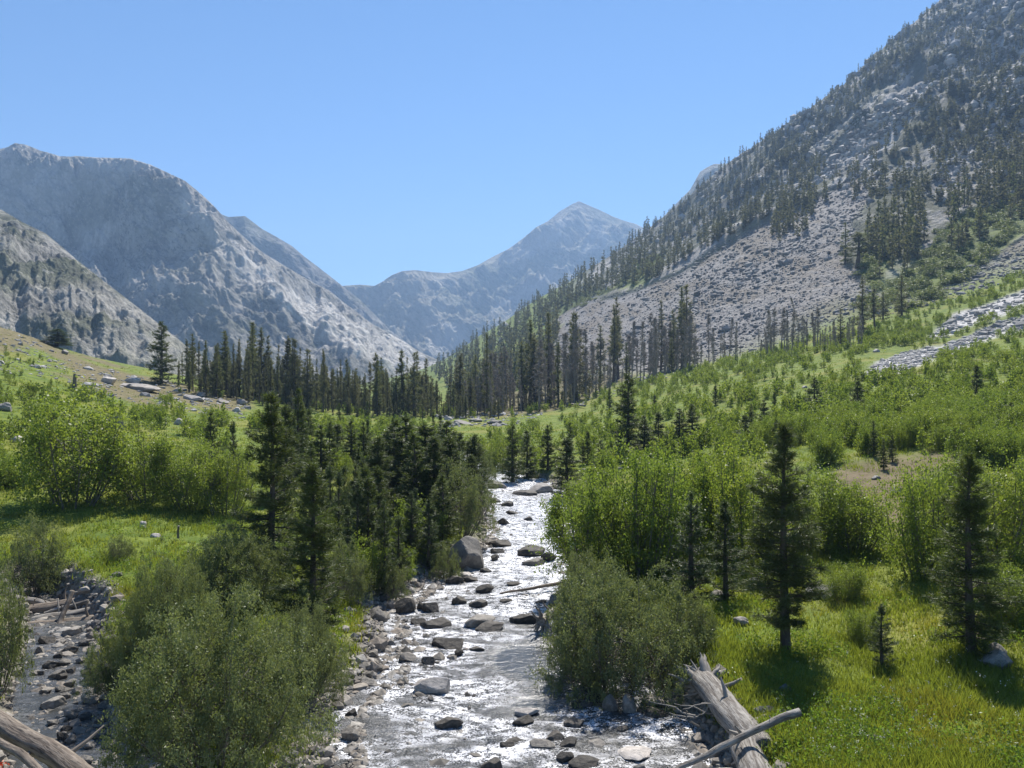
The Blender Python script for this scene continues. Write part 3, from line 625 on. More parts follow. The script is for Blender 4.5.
# ------------------------------------------------------------------ named pines: (u, v base, v top, width px, proto set, index, label)
PINES = [
 (786,650,425,70,'N',0,'tall dark pine with bare lower trunk standing in the bright meadow','dark meadow pines'),
 (972,655,452,66,'N',1,'dark bushy pine at the edge of the frame beside the shaded grey boulder',None),
 (268,590,392,62,'N',2,'tallest dark pine behind the big willow on the inner bank',None),
 (310,640,462,62,'N',3,'broad dark pine rising straight behind the big willow, nearest the gravel bank',None),
 (692,612,492,50,'Y',0,'olive young pine with visible thin trunk beside the round willow',None),
 (726,600,500,40,'Y',1,'shaded young pine squeezed between the aspens and the tall meadow pine',None),
 (161,384,322,20,'M',0,'lone slender pine on the crest of the rocky rise',None),
 (403,512,416,46,'M',1,'darkest broad pine in the clump above the big river boulder','dark pines of the riverside clump'),
 (424,516,424,40,'M',2,'dark broad pine shoulder to shoulder with the darkest clump pine','dark pines of the riverside clump'),
 (446,500,420,34,'M',3,'dark pine at the river end of the riverside clump','dark pines of the riverside clump'),
 (212,468,412,18,'M',1,'thin young pine with sparse branches among the aspens of the meadow edge',None),
 (232,494,420,20,'Y',2,'thin young pine with bare lower stem beside the sparse meadow-edge pine',None),
 (627,456,374,26,'M',0,'tall dark pine standing alone above the bright aspens across the river',None),
 (643,458,416,18,'M',1,'short dark pine leaning close to the tall lone pine',None),
 (658,450,412,14,'M',2,'small grey-green pine just uphill of the short dark pine',None),
 (680,446,408,16,'M',3,'small pine, lower of the pair in the middle of the aspen slope',None),
 (691,444,404,15,'M',0,'small pine, taller of the pair in the middle of the aspen slope',None),
 (568,502,437,26,'M',2,'dark conical pine on the bank where the stream narrows',None),
 (513,488,425,20,'M',0,'dark pine at the head of the visible stream, nearer the water',None),
 (527,484,430,18,'M',3,'dark pine at the head of the visible stream, behind its twin',None),
 (859,418,378,15,'M',1,'small dark cone-shaped pine alone in the upper aspen slope',None),
 (976,395,365,10,'M',2,'tiny dark pine under the pale rock strips',None),
 (1010,432,402,15,'M',3,'small dark pine near the edge of the aspen slope',None),
 (815,412,378,14,'M',0,'small pine in the aspens below the talus foot',None),
 (763,432,400,15,'M',1,'small bluish pine behind the top of the tall meadow pine',None),
 (744,446,415,14,'M',2,'small dark pine in the aspens beside the bluish pine',None),
 (411,555,492,26,'Y',0,'young pine with open tiers right behind the big river boulder','young pines on the inner bank'),
 (428,568,498,28,'Y',1,'young open pine nearest the cobbled shore','young pines on the inner bank'),
 (398,584,515,26,'Y',2,'young pine with grassy foot at the shore','young pines on the inner bank'),
 (383,594,500,30,'Y',0,'taller young pine standing over the angular shore boulder','young pines on the inner bank'),
 (358,572,482,30,'Y',1,'young pine in the middle of the inner-bank thicket','young pines on the inner bank'),
 (340,560,470,26,'Y',2,'pale young pine between the dark pines and the thicket','young pines on the inner bank'),
 (321,492,425,26,'M',1,'dark tiered pine behind the inner-bank thicket',None),
 (338,462,424,20,'M',2,'dark pine just behind the tiered pine',None),
 (350,470,420,18,'M',3,'slim dark pine beyond the inner-bank thicket',None),
 (375,478,438,18,'M',0,'small black-green pine among pale aspens behind the thicket',None),
 (299,480,388,24,'M',1,'tall slim pine between the tallest dark pine and the treeline',None),
 (285,500,405,26,'M',2,'slim pine close behind the tallest dark pine',None),
 (468,500,440,24,'M',3,'pine above the pale shrub at the bend',None),
 (168,640,560,42,'Y',1,'small shaded pine growing out of the big willow',None),
 (882,667,603,26,'Y',2,'knee-high spindly pine seedling alone in the meadow grass',None),
 (548,470,425,16,'M',1,'slim pine in the aspens beyond the stream narrows',None),
 (700,520,452,24,'M',2,'dim pine wedged in the tall aspens',None),
 (600,470,440,14,'M',3,'small pine in the flat of bright aspens',None),
 (56,340,322,26,'M',3,'low dark juniper-like pine on the skyline of the rocky rise',None),
]
SETS = {'N': PINE_NEAR, 'Y': PINE_YOUNG, 'M': PINE_MID}
for u, vb, vt, w, s, i, lab, grp in PINES:
    p = hit(u, vb)
    H = px(p, vb - vt); W = px(p, w) / .33 * (1.6 if s == 'M' else 1.35)
    plant('pine_tree', SETS[s][i % len(SETS[s])], p, H, max(W, H * .5) if s != 'N' else W, lab, 'pine tree', grp)
    OCC.append((u, vb, w * .5, (vb - vt)))

# ------------------------------------------------------------------ named shrubs: (u, v base, height px, width px, set, idx, label)
r = R(77); 
for u, vb, h_ in [(380,532,96),(396,508,88),(412,530,98),(433,528,92),(449,524,88),(461,512,80),(474,500,66),(441,548,74),(470,520,66),(388,500,70),(456,492,60)]:
    p = hit(u, vb); H = px(p, h_); plant('pine_tree', (PINE_MID + PINE_NEAR[1:])[r.randint(7)], p, H, H * r.uniform(1.5, 2.0), 'dark full pine in the thick clump beside the big blocky boulder', 'pine tree', 'thick pine clump beside the big blocky boulder', r)
smp = sampler([(248,425),(360,424),(470,430),(482,470),(450,500),(425,545),(395,575),(335,575),(300,500),(250,465)], r)
for k in range(34):
    u, v = next(smp); p = hit(u, v); hp = np.interp(v, [425, 480, 575], [30, 56, 84]) * r.uniform(.7, 1.15); H = px(p, hp); y_ = r.rand() < .6
    plant('pine_tree', (PINE_YOUNG if y_ else PINE_MID)[r.randint(3)], p, H, H * r.uniform(1.1, 1.55), '%s pine filling the crowded inner-bank thicket, %s' % ('olive young' if y_ else 'dark green', 'far side' if v < 460 else 'middle' if v < 510 else 'near the shore'), 'pine tree', 'pines crowding the inner-bank thicket', r)
for k in range(26):
    u = r.uniform(560, 1010); v = r.uniform(395, 470); p = hit(u, v); hp = r.uniform(16, 30) * (v - 330) / 100; H = px(p, hp)
    plant('pine_tree', PINE_MID[r.randint(4)], p, H, H * r.uniform(1.0, 1.4), 'small dark pine half sunk in the aspens of the open slope, %s' % ('toward the stream' if u < 720 else 'above the meadow pine' if u < 850 else 'toward the frame edge'), 'pine tree', 'small pines sunk in the slope aspens', r)
SHR = [
 (75,505,112,98,'A',0,'tall rounded aspen clump casting shade on the meadow','willow_shrub'),
 (216,765,166,205,'W',0,'huge pale willow filling the bank between side channel and river','w'),
 (168,668,112,100,'W',1,'grey-green willow behind the huge willow, over the side channel','w'),
 (112,690,60,64,'w',3,'dark drooping willow shading the bend of the side channel','w'),
 (232,612,84,110,'W',2,'dusky willow between the dark pine and the logjam','w'),
 (300,700,95,90,'W',1,'leafy willow skirt on the river side of the huge willow','w'),
 (622,700,132,165,'W',2,'big round willow overhanging the shaded bank stones','w'),
 (588,618,70,70,'w',0,'pale willow behind the round willow at the fallen root log','w'),
 (34,592,74,70,'w',1,'loose silvery willow at the meadow corner above the logjam','w'),
 (-4,690,140,60,'w',2,'tall green shrub at the frame edge beside the side channel','w'),
 (462,536,74,70,'w',3,'pale shrub crowning the big river boulder','w'),
 (482,490,40,34,'w',0,'green shrub leaning over the stream bend','w'),
 (592,575,95,72,'A',1,'bright aspen thicket leaning over the stream, downstream end','a'),
 (585,530,50,44,'A',2,'small bright aspen on the bank beside the dark conical pine','a'),
 (640,575,120,80,'A',3,'tall bright aspen clump in the bank thicket behind the round willow','a'),
 (672,560,110,70,'A',0,'tall bright aspen clump beside the olive young pine','a'),
 (745,560,112,80,'A',1,'tall aspen clump hiding the foot of the slope behind the meadow pine','a'),
 (715,540,100,66,'A',2,'aspen clump with high twiggy top in the bank thicket','a'),
 (820,548,78,70,'A',3,'aspen clump between meadow pine and dry grass patch','a'),
 (855,552,66,60,'A',0,'small aspen clump at the lower tip of the dry grass patch','a'),
 (925,575,120,72,'A',1,'dense aspen clump beyond the dry grass patch','a'),
 (1005,560,100,80,'A',2,'aspen clump at the frame edge behind the dark bushy pine','a'),
 (960,520,60,60,'A',3,'aspen clump above the dark bushy pine','a'),
 (150,500,75,66,'A',1,'dense aspen clump beside the leaning grey boulder','a'),
 (190,508,70,60,'A',2,'aspen clump at the meadow edge with black shade under it','a'),
 (225,515,62,44,'A',3,'small aspen clump at the end of the meadow-edge row','a'),
 (120,560,24,30,'w',1,'low seedling willow in the yellow meadow','w'),
 (365,520,60,50,'w',2,'grey-green shrub inside the inner-bank thicket','w'),
 (340,600,60,60,'w',3,'shaded willow at the foot of the young pines','w'),
 (390,600,40,40,'w',0,'low willow beside the angular shore boulder','w'),
 (445,585,40,36,'w',1,'low grassy willow at the shore below the big river boulder','w'),
 (232,394,16,27,'w',2,'round dark bush on the crest under the treeline','w'),
 (207,386,14,24,'w',3,'pale bush on the crest beside the round dark bush','w'),
 (845,600,36,36,'A',0,'small leafy aspen sprout behind the pale meadow boulder','a'),
 (860,640,34,30,'A',1,'leafy sprout in the meadow near the seedling pine','a'),
 (500,475,40,34,'A',2,'bright aspen at the gravel flat beyond the stream head','a'),
 (690,650,60,60,'w',0,'dim willow behind the pale uprooted log','w'),
 (1000,620,60,60,'A',2,'dark leafy aspen under the bushy pine','a'),
]
for u, vb, h, w, s, i, lab, k in SHR:
    p = hit(u, vb); st = {'A': ASP_NEAR, 'W': WIL_BIG, 'w': WIL_MID}[s]
    H = px(p, h) * 1.1; W = px(p, w) * (1.0 if s == 'A' else .62)
    plant('aspen_shrub' if s == 'A' else 'willow_shrub', st[i % len(st)], p, H, W * (1.25 if s == 'A' else 1), lab, 'shrub')
    OCC.append((u, vb, w * .45, h))

def blocked(u, v, f=.8):
    for a, b, w, h in OCC:
        if abs(u - a) < w * f and b - h * .9 < v < b + 3: return True
    return False

LANDROCK = [
 (113,428,21,17,'g','dark-faced boulder with lit top on the slope behind the tall aspen clump'),(115,450,15,12,'g','smaller boulder just downhill of the dark-faced one'),
 (5,411,14,10,'l','pale boulder on the slope by the frame edge'),(105,383,18,7,'l','low pale boulder on the rocky rise'),
 (64,354,8,6,'g','dark boulder below the skyline juniper'),(135,389,40,7,'g','long broken ledge on the rocky rise'),(190,400,20,7,'l','pale slab on the rocky rise near the treeline'),(200,396,12,6,'g','rusty stone beside the pale slab'),
 (222,403,12,5,'g','dark slab stone left of the white rock pair'),(240,404,10,7,'l','upper white rock of the pair by the treeline'),(236,412,8,6,'l','lower white rock of the pair by the treeline'),(130,382,14,6,'l','white stone on the crest path'),
 (36,368,8,5,'l','small white stone in the hillside grass'),(178,425,9,8,'l','white stone sticking out of the aspens'),(15,442,14,9,'l','pale stones above the shaded log'),
 (142,528,8,8,'l','white rounded stone in the yellow meadow'),(155,537,10,5,'l','flat pale stone in the yellow meadow'),
 (826,598,32,17,'l','bright grey boulder behind the tall meadow pine'),(742,625,16,9,'l','tan stone in the lush grass left of the meadow pine'),(1003,668,34,20,'g','large grey boulder in the shade of the bushy pine'),(1000,655,22,14,'g','grey boulder behind the shaded one'),
 (898,494,14,8,'l','white boulder in the dry grass patch'),(877,479,9,4,'l','flat white stone in the dry grass patch'),(905,503,8,5,'l','small stone beside the white dry-patch boulder'),(835,484,8,4,'l','flat stone at the near end of the dry patch'),(875,524,6,4,'l','little white stone below the dry patch'),
 (757,590,20,16,'g','grey boulder in shade behind the meadow pine'),(719,600,26,12,'g','mossy boulder between young pine and willow'),(620,470,8,4,'l','pale stone among bright aspens'),
 (449,420,8,5,'l','pale boulder on the gravel flat'),(462,424,18,5,'g','flat rocks of the gravel flat'),(495,424,14,5,'g','dark stone on the gravel flat'),(476,422,14,4,'l','tan stone on the gravel flat'),
 (338,514,12,9,'g','rock hidden in the inner-bank thicket'),(355,498,16,12,'g','dark boulder in the inner-bank thicket'),(805,388,6,3,'l','white stone on the aspen slope'),(877,352,7,4,'l','white block below the strips'),
 (68,584,26,8,'g','reddish boulder under the logjam'),(27,632,10,10,'g','tan stone at the logjam end'),
]
# ------------------------------------------------------------------ scattered aspens and willows of the slopes
SLOPE_R = [(500,470),(560,440),(560,408),(600,402),(640,382),(690,378),(760,362),(800,352),(850,345),(880,330),(930,322),(1024,282),(1070,262),(1070,540),(1024,548),(960,500),(925,455),(850,455),(822,470),(800,540),(740,560),(690,560),(620,560),(590,520),(575,490),(540,470)]
SLOPE_L = [(-50,345),(30,352),(70,372),(110,392),(170,402),(215,410),(262,422),(340,425),(420,425),(440,445),(430,480),(350,480),(300,500),(250,500),(200,500),(120,485),(30,490),(-50,490)]
EXTRA = [(470,420),(540,424),(560,440),(520,470),(500,470)]
FOOT = [(600,397),(700,366),(800,342),(870,327),(930,308),(1040,264),(1040,302),(960,335),(870,352),(800,366),(700,388),(600,410)]
BASE = [(176,380),(260,396),(360,409),(520,409),(620,386),(760,354),(860,338),(860,346),(760,362),(620,394),(520,418),(360,418),(260,405),(176,392)]
MIDZ = [(240,420),(300,424),(440,420),(490,426),(505,440),(480,470),(330,480),(250,455)]
THICK = [(330,480),(440,455),(482,490),(470,530),(400,585),(350,596),(318,560)]
def ok_ground(u, v):
    for poly in (DRY1, STRIP1, STRIP2, STRIP3):
        if inpoly(np.array([u]), np.array([v]), poly)[0]: return False
    return True
r = R(5); cand = []
for poly, nn, bare in ((SLOPE_R, 2100, .04), (SLOPE_L, 980, .06), (EXTRA, 60, .1), (FOOT, 620, .05), (THICK, 46, -.3), (MIDZ, 230, -.1), (BASE, 190, -.1)):
    n = 0; smp = sampler(poly, r)
    while n < nn:
        u, v = next(smp)
        n += 1
        if not ok_ground(u, v): continue
        p = hit(u, v, 330, False)
        if p is None or p[1] > 330: continue
        if float(fbm(p[0] / 16, p[1] / 16, 3, 99)[0]) < -.75 + bare * 2.2 - (.12 if u > 560 else .0): continue
        if float(np.ravel(rivd(p[0], p[1])[0])[0]) < .8: continue
        if p[1] < 85 and poly is not THICK and blocked(u, v): continue
        if any(abs(u - q[0]) < q[2] * .6 + 5 and v > q[1] - 2 and v - 1.9 * F / p[1] < q[1] for q in LANDROCK): continue
        hm = r.uniform(1.0, 2.15) * (1 + .25 * float(fbm(p[0] / 25, p[1] / 25, 2, 98)[0]))
        if u < 300 and v < 395: hm *= .5
        if u < 300 and v < 385 and r.rand() < .45: continue
        cand.append((hm / p[1], u, v, p, hm))
cand.sort(key=lambda c: -c[0])
def place_word(u, v):
    if u < 560:
        if v < 395: return 'on the rocky rise above the meadow'
        if u < 110: return 'behind the tall rounded aspen clump'
        if u < 260: return 'between the grey boulders and the treeline'
        if u < 470: return 'behind the inner-bank pines'
        return 'on the flat beyond the stream head'
    if v > 500: return 'in the bank thicket beside the tall meadow pine'
    if u < 660: return 'around the tall lone pine across the river' if v > 420 else 'below the dead standing trees'
    if u < 820: return 'above the bank thicket, midway up the slope' if v > 430 else 'under the talus foot in the middle of the slope'
    if v > 440: return 'beside the dry grass patch'
    if v > 390: return 'around the small cone-shaped pine'
    return 'near the pale rock strips'
tones = ['bright yellow-green', 'mid green', 'soft green']; 
for n, (q, u, v, p, hm) in enumerate(cand[:262]):
    s = 'knee-high' if hm < 1.5 else 'head-high' if hm < 2.1 else 'tall'
    lab = '%s %s aspen shrub %s' % (s, tones[0], place_word(u, v))
    st = ASP_MID if q * F > 14 else ASP_MID
    plant('aspen_shrub', st[r.randint(len(st))], p, hm, hm * r.uniform(.6, .95), lab, 'shrub', 'aspen shrubs ' + place_word(u, v), r)
# the rest as one mass
def scatter(base, items, name, label, mats, r, smooth=False, full=False):
    """items: (p, sx, sz) ; base: list of (V, tris, quads, mt, mq, rnd)"""
    Vs = []; T = []; Q = []; mt = []; mq = []; rd = []; off = 0
    for p, sx_, sz_ in items:
        (tv, tf), (lv, lf, lr) = base[r.randint(len(base))]
        V = np.concatenate([tv, lv]); a = r.rand() * 6.28; c, s = math.cos(a), math.sin(a)
        W = np.stack([(V[:, 0] * c - V[:, 1] * s) * sx_ + p[0], (V[:, 0] * s + V[:, 1] * c) * sx_ + p[1], V[:, 2] * sz_ + p[2] - .03 * sz_], -1)
        Vs.append(W); x = r.rand()
        rd.append(np.concatenate([np.full(len(tv), .5), lr * .4 + x * .6]))
        for f, m in ((tf, 0), (lf + len(tv), 1)):
            if f.shape[1] == 3: T.append(f + off); mt.append(np.full(len(f), m))
            else: Q.append(f + off); mq.append(np.full(len(f), m))
        off += len(V)
    fs = []; ms = []
    if T: fs.append(np.concatenate(T)); ms.append(np.concatenate(mt))
    if Q: fs.append(np.concatenate(Q)); ms.append(np.concatenate(mq))
    o = link(name, mesh(name, np.concatenate(Vs), fs, mats, midx=ms, rnd=np.concatenate(rd), smooth=smooth))
    return tag(o, label, kind='stuff')
scatter(_aspf, [(p, hm * r.uniform(.6, 1.0), hm) for q, u, v, p, hm in cand[262:]], 'aspen_thicket', 'mass of bright green aspen scrub covering both valley slopes', [M_STEM, M_ASPEN], r)

# ------------------------------------------------------------------ treeline across the valley floor
r = R(17)
TL = [(185,352),(200,340),(215,334),(225,330),(240,340),(255,322),(262,326),(275,346),(290,335),(305,350),(320,348),(335,355),(350,350),(365,362),(380,352),(395,360),(415,352),(430,360),(445,362),(465,358),(480,350),(487,332),(500,345),(512,330),(524,322),(535,318),(548,312),(560,328),(575,310),(588,318),(602,325),(615,298),(630,312),(645,320),(658,308),(668,300),(682,286)]
nT = 0
def topv(u): return np.interp(u, *zip(*TL)) if u < 690 else 335
for k in range(250):
    u = r.uniform(178, 700) if k > 60 else r.uniform(178, 480)
    vb = np.interp(u, [178, 240, 300, 360, 430, 500, 560, 620, 700], [388, 398, 408, 413, 415, 413, 406, 385, 366]) + r.uniform(-7, 3)
    p = hit(u, vb)
    if p is None: continue
    vt = topv(u) + abs(r.normal(0, 1)) * 15 + (0 if r.rand() < .4 else 16) - 2
    H = px(p, vb - vt)
    if H < 3 or H > 40: continue
    sz = 'tall' if vb - vt > 62 else 'middling' if vb - vt > 40 else 'short'
    wh = 'rocky-rise end' if u < 260 else 'middle' if u < 430 else 'dead-tree end' if u < 600 else 'talus end'
    dead = (u > 465 and r.rand() < .7)
    if dead:
        plant('dead_tree', SNAG[r.randint(4)], p, H * r.uniform(.7, .98), H * r.uniform(.6, 1.2), '%s grey dead tree in the pine treeline, %s' % (sz, wh), 'dead tree', 'dead trees of the treeline, ' + wh, r)
    else:
        plant('pine_tree', PINE_FAR[r.randint(8)], p, H, H * r.uniform(.65, 1.45), '%s dark pine in the treeline across the valley floor, %s' % (sz, wh), 'pine tree', 'treeline pines, ' + wh, r)
for u, vb, vt, w in [(253,396,322,20),(224,394,331,18),(192,386,334,14),(186,384,338,12),(262,398,326,18),(616,376,297,15),(682,366,285,15),(661,370,300,13),(600,378,325,14),(548,404,312,18),(529,408,318,18),(575,398,312,17),(487,413,333,10),(463,414,352,18),(402,415,350,16),(375,414,352,14)]:
    p = hit(u, vb); H = px(p, vb - vt)
    plant('pine_tree', PINE_FAR[r.randint(8)], p, H, px(p, w) / .2, 'one of the highest dark pine spires in the treeline, %s' % ('crest side' if u < 300 else 'valley centre' if u < 500 else 'talus side'), 'pine tree', 'highest treeline spires', r)
items = []
for k in range(230):
    u = r.uniform(176, 505); vb = np.interp(u, [178, 240, 300, 360, 430, 500, 560, 620, 700], [388, 398, 408, 413, 415, 413, 406, 385, 366]) - r.uniform(1, 8)
    p = hit(u, vb)
    if p is None: continue
    vt = topv(u) + r.uniform(12, 40) + (8 if u < 300 else 0); H = px(p, vb - vt)
    if 3 < H < 34: items.append((p, H * r.uniform(.9, 1.5), H))
for k in range(150):
    u = r.uniform(200, 600); vb = np.interp(u, [178, 240, 300, 360, 430, 500, 560, 620, 700], [388, 398, 408, 413, 415, 413, 406, 385, 366]) + r.uniform(-4, 6)
    p = hit(u, vb); H = px(p, r.uniform(9, 24)); items.append((p, H * 1.5, H))
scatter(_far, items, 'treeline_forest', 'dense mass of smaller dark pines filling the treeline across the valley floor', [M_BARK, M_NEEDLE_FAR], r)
# dead standing trees along the talus foot
_cl = r.uniform(490, 860, 26)
for k in range(135):
    u = float(np.clip(_cl[r.randint(26)] + r.normal(0, 9), 488, 862)) if r.rand() < .7 else r.uniform(490, 860); vb = np.interp(u, [490, 560, 620, 700, 760, 860], [412, 404, 386, 366, 355, 345]) + r.uniform(-4, 5)
    p = hit(u, vb); 
    if p is None: continue
    hp = (18 + 48 * r.rand() ** 1.6) * np.interp(u, [490, 640, 760, 860], [1.1, 1, .75, .55]); H = px(p, hp)
    wh = 'at the treeline end' if u < 600 else 'below the middle of the talus' if u < 740 else 'at the upper end'
    plant('dead_tree', SNAG[r.randint(4)], p, H, H * r.uniform(.6, 1.3), '%s dead grey trunk along the talus foot, %s' % ('tall' if hp > 48 else 'middling' if hp > 32 else 'short', wh), 'dead tree', 'dead trees along the talus foot, ' + wh, r, tilt=(r.normal(0, .03), r.normal(0, .05)))
for u, vb, vt, lean in [(806,350,295,-.28),(815,352,322,0),(814,348,318,.05),(793,347,310,.02),(787,352,312,0),(770,354,316,0)]:
    p = hit(u, vb); H = px(p, vb - vt)
    plant('dead_tree', SNAG[0], p, H, H * .5, 'leaning bare snag standing above the aspens at the talus foot' if lean < -.1 else 'broken bare snag beside the leaning snag at the talus foot', 'dead tree', None if lean < -.1 else 'broken snags by the leaning snag', r, tilt=(0, lean), rotz=0)
for u, vb, vt, w, lab in [(863,337,276,15,'tallest dark pine at the foot of the talus slope'),(902,316,275,12,'dark pine on the green patch above the pale rock strips'),(845,264,222,11,'slim pine at the lower edge of the mountainside grove'),(875,330,288,12,'pine close beside the tallest talus-foot pine'),(841,345,308,10,'small pine among the snags at the talus foot'),(857,268,232,26,'bushy pine beside the slim grove-edge pine'),(883,322,292,10,'thin pale pine downhill of the green patch')]:
    p = hit(u, vb); H = px(p, vb - vt)
    plant('pine_tree', PINE_FAR[r.randint(8)], p, H, px(p, w) / .2, lab, 'pine tree', None, r)

# ------------------------------------------------------------------ conifers of the mountainside
r = R(23); mc = []
ZA = [(425,374),(450,352),(500,322),(560,284),(620,248),(680,203),(730,160),(768,134),(800,150),(830,165),(800,200),(760,222),(700,252),(650,282),(600,292),(555,318),(560,345),(540,385),(470,400)]  # dense strip
ZB = [(768,134),(820,98),(880,48),(940,-2),(1060,-100),(1060,190),(1024,170),(960,160),(900,130),(870,150),(830,180),(800,190)]  # scattered on rock
ZS = [(760,140),(820,98),(880,48),(945,-6),(985,-10),(930,50),(880,90),(830,135),(790,165),(768,160)]
ZF = [(826,186),(870,138),(935,82),(965,150),(1030,160),(1040,212),(960,205),(905,195),(862,205)]
ZC = [(770,238),(782,205),(800,198),(825,190),(830,200),(815,225),(785,245)]
ZD = [(862,262),(870,220),(890,200),(915,200),(935,225),(920,260),(900,280),(880,285)]
ZE = [(930,200),(1040,160),(1040,215),(1000,235),(960,260),(945,240)]
for poly, nn in ((ZA, 1350), (ZS, 520), (ZB, 2300), (ZF, 300), (ZC, 55), (ZD, 70), (ZE, 60)):
    n = 0; smp = sampler(poly, r)
    while n < nn:
        u, v = next(smp)
        n += 1
        p = hit(u, v, 1050, False)
        if p is None or p[1] < 200: continue
        if poly is ZB and fbm((-p[0] * .71 + p[2] * .7) / 26, (p[0] * .7 + p[2] * .71) / 110, 4, 44)[0] < -.04: continue
        hm = r.uniform(7, 15) * ((.9 if u < 650 else .62) if poly is ZA else .5 if poly is ZS else r.uniform(.28, .6) if poly is ZB or poly is ZF else .8)
        mc.append((hm / p[1], u, v, p, hm))
mc.sort(key=lambda c: -c[0])
for n, (q, u, v, p, hm) in enumerate(mc[:60]):
    wh = 'lower forest strip below the crest' if u < 768 and v > 220 else 'grove beside the talus' if u < 850 else 'grove on the green patch' if v > 195 else 'rocky upper face'
    o = link('pine_tree', PINE_TINY[r.randint(3)], None, (p[0], p[1], p[2] - .4), (0, 0, r.rand() * 6), (hm * .9, hm * .9, hm))
    tag(o, 'small distant pine of the mountainside, in the ' + wh, 'pine tree', 'mountainside pines, ' + wh)
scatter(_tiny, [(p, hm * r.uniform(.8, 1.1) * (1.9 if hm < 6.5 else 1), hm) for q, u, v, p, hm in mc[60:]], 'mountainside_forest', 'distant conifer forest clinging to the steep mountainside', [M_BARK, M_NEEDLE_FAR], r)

# ------------------------------------------------------------------ rocks
def ico(sub):
    bm = bmesh.new(); bmesh.ops.create_icosphere(bm, subdivisions=sub, radius=1)
    V = np.array([v.co[:] for v in bm.verts]); Fc = np.array([[v.index for v in f.verts] for f in bm.faces]); bm.free(); return V, Fc
def rock(seed, sub=4, cuts=15, rough=.06):
    V, Fc = ico(sub); r = R(seed); V = V * (1 + .16 * fbm(V[:, 0] * 1.2 + seed, V[:, 1] * 1.2 + V[:, 2] * 1.7, 2, seed)[:, None])
    for k in range(cuts):
        n = norm(r.normal(0, 1, 3)); d = r.uniform(.5, .88); e = V @ n - d; V = V - np.outer(np.maximum(e, 0) * .98, n)
    V = V * (1 + rough * fbm(V[:, 0] * 3.1 + seed, V[:, 1] * 3.1 + V[:, 2] * 2.3, 4, seed + 3)[:, None])
    return V, Fc
def rockset(mat, seed0, n=6): return [mesh('rock', *(lambda q: (q[0], [q[1]]))(rock(seed0 + i)), [mat], smooth=False) for i in range(n)]
RK = {'d': rockset(M_ROCKW, 500), 'g': rockset(M_ROCK, 520), 'l': rockset(M_ROCKL, 540)}
def put_rock(u, v, w, h, m, lab, r, dep=.8, name='boulder', group=None, water=False):
    """u, v = pixel of the rock's foot centre; w,h = pixel width / height"""
    p = hit(u, v)
    d = min(float(np.ravel(q)[0]) for q in rivd(p[0], p[1]))
    if d < .3:
        y = 8 * F / (v - 384 + 3.98); p = np.array([(u - 512) / F * y, y, float(wl(y))])
    W = px(p, w) / 2; Hh = px(p, h)
    o = link(name, RK[m][r.randint(6)], None, (p[0], p[1] + W * dep * .5, p[2] + Hh * .12), (r.uniform(-.15, .15), r.uniform(-.15, .15), r.rand() * 6.28), None)
    s = W * 1.15; o.scale = (s, s * dep, Hh * .72)
    o.rotation_euler[2] = r.uniform(-.3, .3) + (math.pi if r.rand() < .5 else 0)
    tag(o, lab, 'boulder', group); return o
r = R(31)
